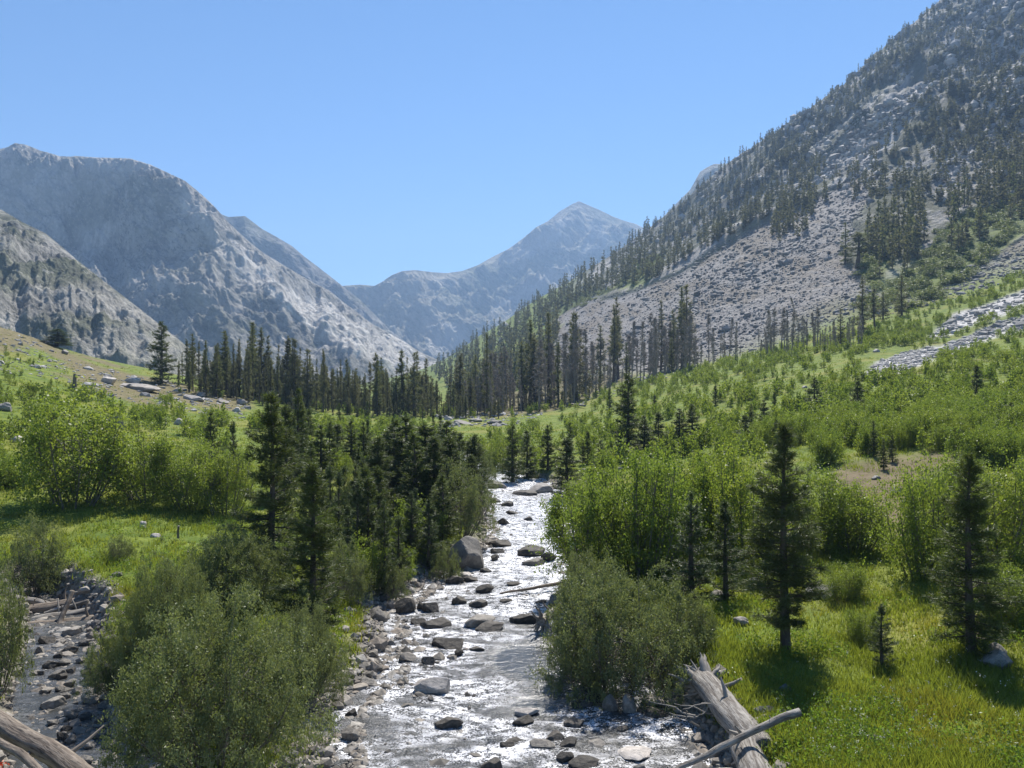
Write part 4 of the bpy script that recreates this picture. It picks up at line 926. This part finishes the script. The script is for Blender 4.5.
RIVER = [
 (403,612,20,19,'d','angular dark boulder with lit top at the cobbled shore'),(376,620,24,14,'g','smooth grey boulder half on the shore under the young pines'),
 (431,611,16,13,'d','black wet rock just offshore of the angular boulder'),(417,624,16,8,'d','flat wet rock between shore and the long flat slab'),
 (435,627,27,11,'d','long flat dark slab in the shallows'),(422,609,14,8,'d','small dark rock behind the black wet rock'),
 (483,592,18,9,'d','dome-shaped black rock in mid-stream'),(459,603,13,10,'d','pointed dark rock beside the dome-shaped one'),
 (479,606,20,7,'d','flat dark rock below the dome-shaped rock'),(454,583,18,12,'d','dark rounded rock just below the big boulder'),
 (470,581,14,7,'d','low dark rock beside the rounded one below the big boulder'),(478,626,34,13,'g','broad grey slab with a bright top in mid-stream'),
 (492,631,29,9,'d','dark slab touching the broad grey slab'),(449,647,33,12,'d','long dark wedge rock above the calm pool'),
 (476,651,15,6,'d','small flat rock at the head of the calm pool'),(458,654,9,6,'d','tiny rock beside the long dark wedge'),
 (435,692,35,17,'l','large tan boulder standing alone in the lower rapids'),(368,690,19,13,'g','rounded grey boulder at the foot of the cobble bank'),
 (351,717,12,9,'d','small dark rock at the lower water edge'),(349,740,18,13,'g','reddish boulder at the lower water edge'),
 (447,728,28,15,'d','sharp shark-fin rock in the lower rapids'),(508,748,15,8,'d','small black rock in the lower rapids'),
 (492,770,22,12,'d','dark rock breaking the surface at the lowest rapids'),(390,648,16,9,'g','shore stone at the cobble spit'),(407,660,18,9,'g','flat stone at the tip of the cobble spit'),
 (398,650,13,9,'d','dark stone in the cobble spit'),(427,664,14,11,'d','dark upright stone off the spit'),
 (524,623,30,14,'d','big dark boulder beside the root end of the fallen trunk'),(525,716,25,8,'l','pale-topped flat rock in the lower rapids'),
 (523,724,19,10,'d','black rock under the pale-topped flat rock'),(573,726,21,8,'d','tilted dark rock off the round willow'),
 (541,749,24,8,'g','low brown rock in the lower shallows'),(570,747,20,8,'d','low dark rock beside the brown one in the lower shallows'),
 (596,746,20,5,'g','thin flat rock in the lower shallows'),(556,739,18,7,'d','dark rock just upstream of the low brown rock'),
 (564,760,17,9,'d','round dark rock at the lower shallows'),(587,767,30,7,'d','long dark rock barely above the lowest shallows'),
 (514,744,16,5,'d','flat wet rock mid-river in the lower shallows'),(636,757,36,7,'l','pale submerged slab by the driftwood pole'),
 (503,524,12,7,'d','small rock in the upper rapids'),(466,569,52,40,'g','big blocky boulder under the pale shrub at the water'),
 (500,546,20,10,'d','dark flat-topped rock beside the big blocky boulder'),(498,553,14,7,'d','wedge rock just below the flat-topped rock'),
 (494,559,9,6,'d','small rock trailing the wedge rock'),(466,576,14,5,'l','pale sliver stone at the big boulder foot'),
 (485,572,12,5,'d','low dark rock in the rapids off the big boulder'),(530,555,30,12,'d','dark boulder in the far half of the upper rapids'),
 (533,565,22,8,'g','low slab below the far dark boulder'),(548,560,16,10,'d','black rock against the far bank shrubs'),
 (529,520,9,4,'d','lone small rock high in the rapids'),(526,495,24,8,'d','dark ledge rock at the stream head'),
 (541,492,26,9,'l','pale ledge rock at the stream head'),(562,520,14,8,'g','rock under the small bright aspen'),
 (496,488,18,8,'g','grey rock at the bend, inner side'),(508,506,14,6,'d','dark rock below the inner bend'),(494,502,14,7,'d','second dark rock hugging the inner bend'),
 (511,514,14,4,'d','flat dark rock in the upper rapids'),(560,606,26,14,'g','grey block under the fallen root trunk'),(540,604,12,5,'d','small rock upstream of the root trunk'),
 (512,585,14,4,'d','low rock in the middle rapids'),(505,602,12,4,'d','low rock near the thin stream log'),
 (609,712,20,22,'g','upright stone in the shade under the round willow'),(629,714,18,24,'g','tallest upright stone under the round willow'),
 (655,706,28,12,'g','flat block stacked in the shade under the round willow'),(655,716,30,9,'d','lower flat block in the shade under the round willow'),
 (585,708,16,10,'d','dark stone at the outer foot of the round willow'),(622,731,12,6,'d','small rock off the shaded bank'),
]
for u, v, w, h, m, lab in RIVER: put_rock(u, v, w, h, m, lab, r, group='boulders in the stream')
for u, v, w, h, m, lab in LANDROCK: put_rock(u, v, w, h, m, lab, r)
SIDE = [(50,665,14,9),(55,675,16,9),(62,662,14,7),(70,650,14,9),(68,683,13,8),(58,688,10,6),(70,670,12,6),(50,705,22,12),(70,715,14,12),(60,738,12,12),(70,740,13,10),(88,700,18,12),(92,672,20,10),(72,724,16,8),(88,745,14,9),(100,690,20,12),(38,650,12,8),(35,672,10,6),(100,665,14,9),(105,705,18,10),(78,730,12,7),(46,640,16,9),(70,632,18,10),(84,642,12,7),(58,655,10,6),(80,660,12,7),(64,695,10,6),(82,716,13,8),(52,722,12,7),(94,735,16,9),(60,676,12,7),(44,690,12,7),(76,690,12,8),(66,728,10,7),(54,750,14,9),(84,760,14,8),(40,672,9,6),(90,655,10,6),(60,640,10,6),(100,722,15,9),(108,745,16,9)]
nth = ['flat', 'rounded', 'tan', 'dark', 'blocky', 'low']
for k, (u, v, w, h) in enumerate(SIDE):
    put_rock(u, v + 3, w, h, 'g' if k % 3 else 'd', 'rounded stone in the shady side channel', r, group='stones of the side channel')

# cobbles, talus blocks: countless
def stones(name, label, pts, sizes, mat, r, sub=1, flat=.6):
    bases = []
    for k in range(5):
        V, Fc = ico(sub); V = V * r.uniform(.75, 1.15, (len(V), 1)); bases.append((V, Fc))
    Vs = []; Fs = []; rd = []; off = 0
    for p, s in zip(pts, sizes):
        V, Fc = bases[r.randint(5)]; q = Quaternion(Vector(norm(r.normal(0, 1, 3))), r.uniform(0, .5)) @ Quaternion((0, 0, 1), r.rand() * 6.28)
        m = np.array(q.to_matrix()); sc = s * np.array([1, r.uniform(.6, .95), r.uniform(flat * .7, flat * 1.2)])
        Vs.append((V * sc) @ m.T + p); Fs.append(Fc + off); off += len(V); rd.append(np.full(len(V), r.rand()))
    o = link(name, mesh(name, np.concatenate(Vs), [np.concatenate(Fs)], [mat], rnd=np.concatenate(rd), smooth=sub > 1))
    return tag(o, label, kind='stuff')
r = R(41); pts = []; sz = []
for k in range(26000):
    y = 1 / r.uniform(1 / 80., 1 / 13.); 
    a, b = redge(np.array([y])); side = r.rand() < .8
    e = (a[0] - r.exponential(.6 if y < 33 else .2) + .25) if side else (b[0] + r.exponential(.45) - .35)
    if r.rand() < (.12 if y < 30 else .03): e = a[0] + (b[0] - a[0]) * (r.rand() ** 2 * .35 if side else 1 - r.rand() ** 2 * .3)
    if r.rand() < .26 and y < 30: 
        y = r.uniform(14, 30); e = np.interp(y, sy, sx) + r.normal(0, .85) * np.interp(y, sy, sw)
    a = redge(y)
    if max(a[0] - e, e - a[1]) > 3.0 and y > 31: continue
    s = r.lognormal(-2.75, .5) * (1 + y / 90)
    z = float(zat(e, y)); 
    if z < wl(y) - .25: z = wl(y) - .02 - s * .35 if r.rand() < .25 else -99
    if z < -50: continue
    pts.append(np.array([e, y, z + s * .15])); sz.append(min(s, .32))
stones('cobbles', 'loose rounded cobbles along the stream banks and shallows', pts, sz, M_COBBLE, r, 1, .65)
r = R(43)
def region_pts(poly, n, r, dmin=0, dmax=1000):
    out = []; c = 0; smp = sampler(poly, r)
    while c < n:
        u, v = next(smp)
        c += 1; p = hit(u, v, dmax, False)
        if p is None or p[1] < dmin: continue
        out.append(p)
    return out
gs = [p for g_ in GREEN for p in region_pts(g_, 190 if g_ is GREEN[2] else 60, r, 200)]
scatter(_aspf, [(p, r.uniform(2.5, 5) * 1.2, r.uniform(1.6, 3.4)) for p in gs], 'mountainside_scrub', 'dark green scrub patches on the mountainside beside the talus', [M_STEM, M_WILLOW], r)
tp = region_pts(ZB, 4200, r, 240) + region_pts(ZF, 700, r, 240) + region_pts(ZA, 500, r, 260) + [p for g_ in PALE for p in region_pts(g_, 260, r, 240)]
tp = [p for p in tp if fbm((-p[0] * .71 + p[2] * .7) / 22, (p[0] * .7 + p[2] * .71) / 90, 4, 144)[0] > -.12 or r.rand() < .15]
stones('rock_outcrops', 'pale granite outcrops breaking through the mountainside trees', tp, [min(r.lognormal(.25, .55), 5) * (p[1] / 550) for p in tp], M_TALUSM, r, 1, .8)
tp = region_pts(TALUS, 13000, r, 200); stones('talus', 'grey broken talus blocks covering the steep fan', tp, [min(r.lognormal(-1.55, .6) * (1 + 1.1 * float(vn((p[0] * .7 + p[2]) / 60, p[1] / 18, 5)[0]) ** 2), 2.6) * (p[1] / 300) for p in tp], M_TALUS, r, 0, .7)
tp = region_pts(STRIP1, 600, r) + region_pts(STRIP2, 520, r) + region_pts(STRIP3, 260, r)
stones('rock_debris', 'pale rock debris in strips through the aspen slope', tp, [min(r.lognormal(-.95, .45), 1.6) * (p[1] / 140) for p in tp], M_TALUSL, r, 0, .55)
lp = [(-50,350),(20,335),(70,360),(130,375),(250,400),(250,420),(150,410),(60,380),(-50,370)]
tp = region_pts(lp, 700, r) + region_pts([(440,410),(540,413),(560,408),(520,426),(440,428)], 260, r) + region_pts([(40,460),(130,440),(240,500),(200,510),(120,470)], 60, r) + region_pts([(540,400),(640,372),(700,362),(700,372),(640,392),(570,410)], 160, r)
stones('loose_stones', 'scattered pale stones lying in the hillside grass', tp, [min(r.lognormal(-1.4, .5), 1.0) * (p[1] / 110) for p in tp], M_TALUSL, r, 1, .55)

# ------------------------------------------------------------------ grass and herbs
def blades(pts, r, hgt, wid, k, spread):
    n = len(pts); P = np.repeat(pts, k, 0); H = np.repeat(hgt, k)[:, None] * r.uniform(.5, 1.2, (n * k, 1)); W = np.repeat(wid, k)[:, None]
    P = P + np.concatenate([r.normal(0, 1, (n * k, 2)) * np.repeat(spread, k)[:, None], np.zeros((n * k, 1))], 1)
    a = r.rand(n * k) * 6.28; s = np.stack([np.cos(a), np.sin(a), 0 * a], -1) * W; ln = np.stack([r.normal(0, .35, n * k), r.normal(0, .35, n * k), np.ones(n * k)], -1) * H
    V = np.stack([P - s, P + s, P + ln], 1).reshape(-1, 3)
    return V, np.arange(n * k * 3).reshape(-1, 3), np.repeat(r.rand(n * k), 3)
def meadow_pts(n, r, y0, y1, u0=-60, u1=1090):
    y = 1 / r.uniform(1 / y1, 1 / y0, n); u = r.uniform(u0, u1, n); x = (u - 512) / F * y
    d1, d2 = rivd(x, y); gi = np.clip(np.searchsorted(UG, u), 0, nu - 1); gj = np.clip(np.searchsorted(DG, y), 0, nd - 1)
    q = r.rand(n)
    ok = (np.minimum(d1 - np.where((x < 1) & (y < 34), .4, 0), d2) > .35) & (gravel[gi, gj] < .25 + .75 * q) & (dry[gi, gj] * .75 < q) & (strip[gi, gj] < .3)
    x, y = x[ok], y[ok]
    return np.stack([x, y, zat(x, y) - .01], -1)
r = R(53)
pt = meadow_pts(84000, r, 12, 170); D = pt[:, 1]
clump = vn(pt[:, 0] / 1.3, pt[:, 1] / 1.3, 3); keep = r.rand(len(pt)) < .35 + clump; pt = pt[keep]; D = D[keep]; clump = clump[keep]
yel = vn(pt[:, 0] / 2.2 + 40, pt[:, 1] / 2.2, 8) + r.normal(0, .12, len(pt)) > .83
for sel_, nm, lab, mat in ((~yel, 'meadow_grass', 'lush green grass of the streamside meadows', M_GRASS), (yel, 'golden_grass', 'patches of yellowing grass in the meadows', M_YELLOW)):
    q = pt[sel_]; d = q[:, 1]
    V, Fc, rd = blades(q, r, (.11 + .18 * clump[sel_]) * r.uniform(.6, 1.4, len(q)), .006 + d * .00042, 7, .05 + d * .002)
    rd = np.clip(rd * .5 + np.repeat(vn(q[:, 0] / 1.7, q[:, 1] / 1.7, 77), 21) * .6, 0, 1)
    tag(link(nm, mesh(nm, V, [Fc], [mat], rnd=rd)), lab, kind='stuff')
pt = meadow_pts(15000, r, 13, 60); cl = vn(pt[:, 0] / 1.9 + 9, pt[:, 1] / 1.9, 13); pt = pt[(cl + r.normal(0, .1, len(pt)) > .55)]
pp = np.repeat(pt, 26, 0) + r.normal(0, 1, (len(pt) * 26, 3)) * [.12, .12, .09] + [0, 0, .16]
V, Fc, rd = leaves(pp, .032, r, .5); tag(link('leafy_herbs', mesh('leafy_herbs', V, [Fc], [M_HERB], rnd=rd)), 'broad leafy herbs growing in clumps through the meadow', kind='stuff')
pt = meadow_pts(330, r, 14, 30, 740, 1060); cl = vn(pt[:, 0] / 1.5, pt[:, 1] / 1.5, 19); pt = pt[cl > .5]
V, Fc, rd = leaves(pt + [0, 0, .38] + r.normal(0, 1, (len(pt), 3)) * [.03, .03, .06], .011, r, .8, 5, .02)
tag(link('white_wildflowers', mesh('white_wildflowers', V, [Fc], [M_BLOOM], rnd=rd)), 'tiny white wildflowers dotted through the meadow grass', kind='stuff')

# ------------------------------------------------------------------ logs
def wobble(p0, p1, n, amp, r):
    t = np.linspace(0, 1, n)[:, None]; p = np.array(p0) * (1 - t) + np.array(p1) * t
    return p + np.stack([fbm(t[:, 0] * 3 + r.rand() * 50, t[:, 0] * 0 + k, 3, 7) for k in range(3)], -1) * amp
def log(name, label, p0, p1, r0, r1, mat, r, roots=0, stubs=5, amp=.05, cat='log', group=None, rootlen=.6, ns=22):
    path = wobble(p0, p1, 26, amp, r); rad = np.linspace(r0, r1, 26) * (1 + .10 * fbm(np.linspace(0, 6, 26), np.zeros(26), 3, 3))
    V, Fq = tubes([(path, rad)], ns)
    grain = np.stack([np.tile(np.cos(np.arange(ns) / ns * 6.283), 26) * r0, np.tile(np.sin(np.arange(ns) / ns * 6.283), 26) * r0, np.repeat(np.linalg.norm(path - path[0], axis=1), ns) * .10], -1)
    ca_ = fbm(grain[:, 0] / r0 * 2.2 + grain[:, 2] * 4, grain[:, 1] / r0 * 2.2, 4, 9)
    V += (ca_ * r0 * .16)[:, None] * norm(V - np.repeat(path, ns, 0))
    V += (fbm(V[:, 0] * 9, V[:, 1] * 9 + V[:, 2] * 9, 3, 4) * r0 * .07)[:, None] * norm(V - np.repeat(path, ns, 0))
    n = len(V); caps = []
    for e, c in ((0, path[0]), (25, path[-1])):
        V = np.concatenate([V, c[None]]); idx = e * ns + np.arange(ns); caps.append(np.stack([idx, e * ns + (np.arange(ns) + 1) % ns, np.full(ns, len(V) - 1)], -1))
    o = bpy.data.objects.new(name, None); col.objects.link(o); base = np.array(p0); o.location = base; tag(o, label, cat, group)
    link('trunk', mesh('trunk', V - base, [Fq, np.concatenate(caps)], [mat], smooth=True, attrs=dict(grain=np.concatenate([grain, np.zeros((len(V) - len(grain), 3))]))), o)
    ax = norm(path[-1] - path[0]); ps = []
    for k in range(stubs):
        i = r.randint(3, 24); d = norm(r.normal(0, 1, 3) + [0, 0, .3]); d = norm(d - ax * (d @ ax) * .6); L = min(r0 * r.uniform(1.5, 5), .45)
        ps.append((np.stack([path[i], path[i] + d * (rad[i] + L * .5), path[i] + d * (rad[i] + L) + r.normal(0, .05, 3)]) - base, np.array([.22, .14, .05]) * r0 + .003))
    for q_ in ps: link('branch', mesh('branch', *(lambda q: (q[0], [q[1]]))(tubes([q_], 5)), [mat], smooth=True), o)
    if roots:
        ps = []
        for k in range(roots):
            a = r.rand() * 6.28; b1 = norm(np.cross(ax, [0, 0, 1.])); b2 = np.cross(ax, b1); d = b1 * math.cos(a) + b2 * math.sin(a)
            L = rootlen * r.uniform(.5, 1.2); t = np.linspace(0, 1, 7)[:, None]
            q = path[0] + ax * r0 * .8 * (1 - t) + d * (r0 * .5 + L * t) - ax * L * .35 * t + np.cumsum(r.normal(0, .03, (7, 3)), 0) * (L / .5)
            ps.append((q - base, r0 * r.uniform(.16, .42) * (1 - t[:, 0]) ** .7 + .006))
        link('roots', mesh('roots', *(lambda q: (q[0], [q[1]]))(tubes(ps, 6)), [mat], smooth=True), o)
    return o
def at(u, v, D): return np.array([(u - 512) / F * D, D, (384 - v) / F * D])
r = R(61)
log('fallen_tree', 'pale weathered trunk with torn root end lying down the bank beside the round willow', hit(703, 700) + [0, .2, .40], hit(764, 758) + [0, 0, .08], .31, .27, M_DRIFT, r, roots=22, stubs=6, cat='fallen tree', rootlen=.55)
log('driftwood_log', 'short thick bleached log in the lower corner of the bank', hit(742, 762) + [0, 0, .38], hit(772, 830) + [0, 0, .3], .30, .28, M_DRIFT, r, stubs=4)
log('driftwood_pole', 'long slim grey pole propped across the thick bleached log', at(640, 782, 14.7), at(797, 712, 15.5), .04, .075, M_DRIFT, r, stubs=5, cat='pole', amp=.1)
for k in range(26):
    a = at(700 + r.uniform(-20, 40), 700 + r.uniform(0, 60), 17.8); b = a + norm(r.normal(0, 1, 3)) * [1, 1, .35] * r.uniform(.4, 1.2)
    o = link('dead_branch', mesh('dead_branch', *(lambda q: (q[0], [q[1]]))(tubes([(wobble(a, b, 8, .1, r), np.linspace(.022, .006, 8))], 5)), [M_DRIFT], smooth=True))
    tag(o, 'thin dead branch tangled under the pale trunk', 'branch', 'branches tangled under the pale trunk')
log('fallen_tree', 'small pale fallen tree with its spiky roots in the stream', at(541, 622, 25.2), at(584, 590, 28.4), .17, .11, M_DRIFT, r, roots=16, stubs=3, cat='fallen tree', rootlen=.5)
log('driftwood_pole', 'thin dark log lying across the middle rapids', at(500, 594, 29.3), at(564, 583, 30.6), .035, .07, M_DRIFT_D, r, stubs=3, cat='log', amp=.05)
log('driftwood_log', 'upper of the two crossed foreground logs in the corner', at(-12, 714, 11.5), at(92, 784, 10.0), .15, .13, M_DRIFT_D, r, stubs=2)
log('driftwood_log', 'slimmer lower foreground log beside the thick corner log', at(-12, 734, 10.8), at(62, 789, 9.6), .055, .05, M_DRIFT_D, r, stubs=1)
for a, b, r0, m, lab in [((30,612,27.5),(106,598,28.4),.16,M_DRIFT_D,'topmost dark log of the logjam'),((22,624,26.8),(100,610,27.6),.13,M_DRIFT,'pale long log in the middle of the logjam'),((20,630,26.2),(95,622,26.8),.17,M_DRIFT_D,'thick dark log at the bottom of the logjam'),
                         ((56,632,26.0),(72,590,27.0),.06,M_DRIFT_D,'short dark snag standing upright in the logjam'),((92,580,28.6),(112,606,28.4),.12,M_DRIFT_D,'stubby log end poking above the logjam'),((26,600,28),(60,608,28.2),.09,M_DRIFT,'short bleached log at the shrub end of the logjam'),((44,614,27.2),(88,602,27.6),.05,M_DRIFT,'thin white stick on top of the logjam')]:
    log('driftwood_log', lab, at(*a), at(*b), r0 * 1.5, r0 * 1.2, m, r, stubs=3, amp=.06, group='logjam')
for u, v, u2, v2, d_, lab in [(0,484,17,492,44,'grey log lying in shade at the meadow top'),(178,502,188,492,42,'pale stick leaning under the meadow-edge aspens'),(178,540,179,527,34,'white upright stub in the meadow'),(45,588,53,578,29,'thin grey snag rising above the logjam')]:
    p0 = hit(u, v); a = at(u, v, p0[1]); b = at(u2, v2, p0[1] * .995); log('driftwood_log', lab, a + [0, 0, .05], b + [0, 0, .05], .05, .04, M_DRIFT, r, stubs=1, cat='dead wood')
for u, v, u2, v2, lab in [(648,383,652,374,'white fallen stem beside the dead standing trees'),(645,371,700,360,'long pale fallen trunk along the top of the aspen slope'),(572,375,590,371,'pale fallen trunk in front of the talus foot'),(560,405,585,408,'pale fallen trunk at the foot of the dead trees'),(525,408,548,409,'bleached log at the edge of the treeline'),(990,507,1000,488,'white broken stem in the aspens near the frame edge')]:
    p0 = hit(u, v); p1 = hit(u2, v2); rr_ = px(p0, 1.2)
    log('fallen_log', lab, p0 + [0, 0, rr_ + .2], (p1 if abs(p1[1] - p0[1]) < 60 else at(u2, v2, p0[1])) + np.array([0, 0, rr_ + .2]), rr_, rr_ * .7, M_DRIFT, r, stubs=3, cat='log')
for u, v, h in [(74,391,17),(24,0,0)]:
    if h:
        p = hit(u, v); log('dead_stump', 'short brown broken stump on the rocky rise', p - [0, 0, .2], p + np.array([.1, 0, px(p, h)]), .3, .15, M_DRIFT_D, r, stubs=3, cat='stump')
# red paintbrush blooms in the lower corner
p = at(1, 765, 9.8); o = bpy.data.objects.new('wildflower', None); col.objects.link(o); o.location = p; tag(o, 'small cluster of orange-red blooms below the corner logs', 'flower')
V, Fc, rd = leaves(r.normal(0, 1, (40, 3)) * [.03, .02, .02], .02, r, .4); link('petals', mesh('petals', V, [Fc], [M_RED], rnd=rd), o)
ps = [(np.array([[x, y, -1.2], [x * .6, y, -.6], [x, y, 0]]), np.array([.006, .005, .003])) for x, y in r.normal(0, .04, (9, 2))]
link('stem', mesh('stem', *(lambda q: (q[0], [q[1]]))(tubes(ps, 4)), [M_STEM]), o)

# ------------------------------------------------------------------ air
HZ = dict(x=(-2600, 2600), y=(-60, 4700), z=(-12, 870))
(x0, x1), (y0, y1), (z0, z1) = HZ['x'], HZ['y'], HZ['z']
V = np.array([(x, y, z) for x in (x0, x1) for y in (y0, y1) for z in (z0, z1)])
hz = link('haze', mesh('haze', V, [np.array([(0, 1, 3, 2), (4, 6, 7, 5), (0, 4, 5, 1), (2, 3, 7, 6), (0, 2, 6, 4), (1, 5, 7, 3)])], [])); tag(hz, 'thin blue summer haze filling the valley', kind='stuff')
m = bpy.data.materials.new('haze'); m.use_nodes = True; nt = m.node_tree
for n in list(nt.nodes): nt.nodes.remove(n)
o_ = nt.nodes.new('ShaderNodeOutputMaterial'); pv = nt.nodes.new('ShaderNodeVolumePrincipled')
pv.inputs['Color'].default_value = (.42, .64, 1, 1); pv.inputs['Density'].default_value = 2.1e-4; pv.inputs['Anisotropy'].default_value = .2
nt.links.new(pv.outputs[0], o_.inputs['Volume']); hz.data.materials.append(m)

# ------------------------------------------------------------------ camera, sun, sky
cam = bpy.data.cameras.new('camera'); cam.sensor_width = 36; cam.lens = F / 1024 * 36; cam.clip_start = .1; cam.clip_end = 20000
co = bpy.data.objects.new('camera', cam); col.objects.link(co); co.location = (0, 0, 0); co.rotation_euler = (math.radians(90), 0, 0); scene.camera = co
EL, AZ = math.radians(53), math.radians(15)
sv = Vector((math.sin(AZ) * math.cos(EL), math.cos(AZ) * math.cos(EL), math.sin(EL)))
sd = bpy.data.lights.new('sun', 'SUN'); sd.energy = 5.0; sd.angle = math.radians(.53); sd.color = (1, .955, .88)
so = bpy.data.objects.new('sun', sd); col.objects.link(so); so.rotation_euler = sv.to_track_quat('Z', 'Y').to_euler()
w = bpy.data.worlds.new('World'); scene.world = w; w.use_nodes = True; nt = w.node_tree
for n in list(nt.nodes): nt.nodes.remove(n)
sk_ = nt.nodes.new('ShaderNodeTexSky'); sk_.sky_type = 'NISHITA'; sk_.sun_disc = False; sk_.sun_elevation = EL; sk_.sun_rotation = AZ
sk_.altitude = 3000; sk_.air_density = 1.15; sk_.dust_density = 0; sk_.ozone_density = 2.5
bg = nt.nodes.new('ShaderNodeBackground'); bg.inputs['Strength'].default_value = .095; ow = nt.nodes.new('ShaderNodeOutputWorld')
hs = nt.nodes.new('ShaderNodeHueSaturation'); hs.inputs['Saturation'].default_value = 1.2; hs.inputs['Value'].default_value = .86; nt.links.new(sk_.outputs[0], hs.inputs['Color']); nt.links.new(hs.outputs[0], bg.inputs[0]); nt.links.new(bg.outputs[0], ow.inputs[0])
scene.view_settings.view_transform = 'Standard'; scene.view_settings.look = 'None'; scene.view_settings.gamma = 1; scene.view_settings.exposure = .85
scene.cycles.max_bounces = 6; scene.cycles.diffuse_bounces = 2; scene.cycles.glossy_bounces = 2; scene.cycles.transmission_bounces = 3; scene.cycles.volume_bounces = 0
scene.cycles.transparent_max_bounces = 6; scene.cycles.use_denoising = True; scene.cycles.sample_clamp_direct = 0; scene.cycles.sample_clamp_indirect = 6
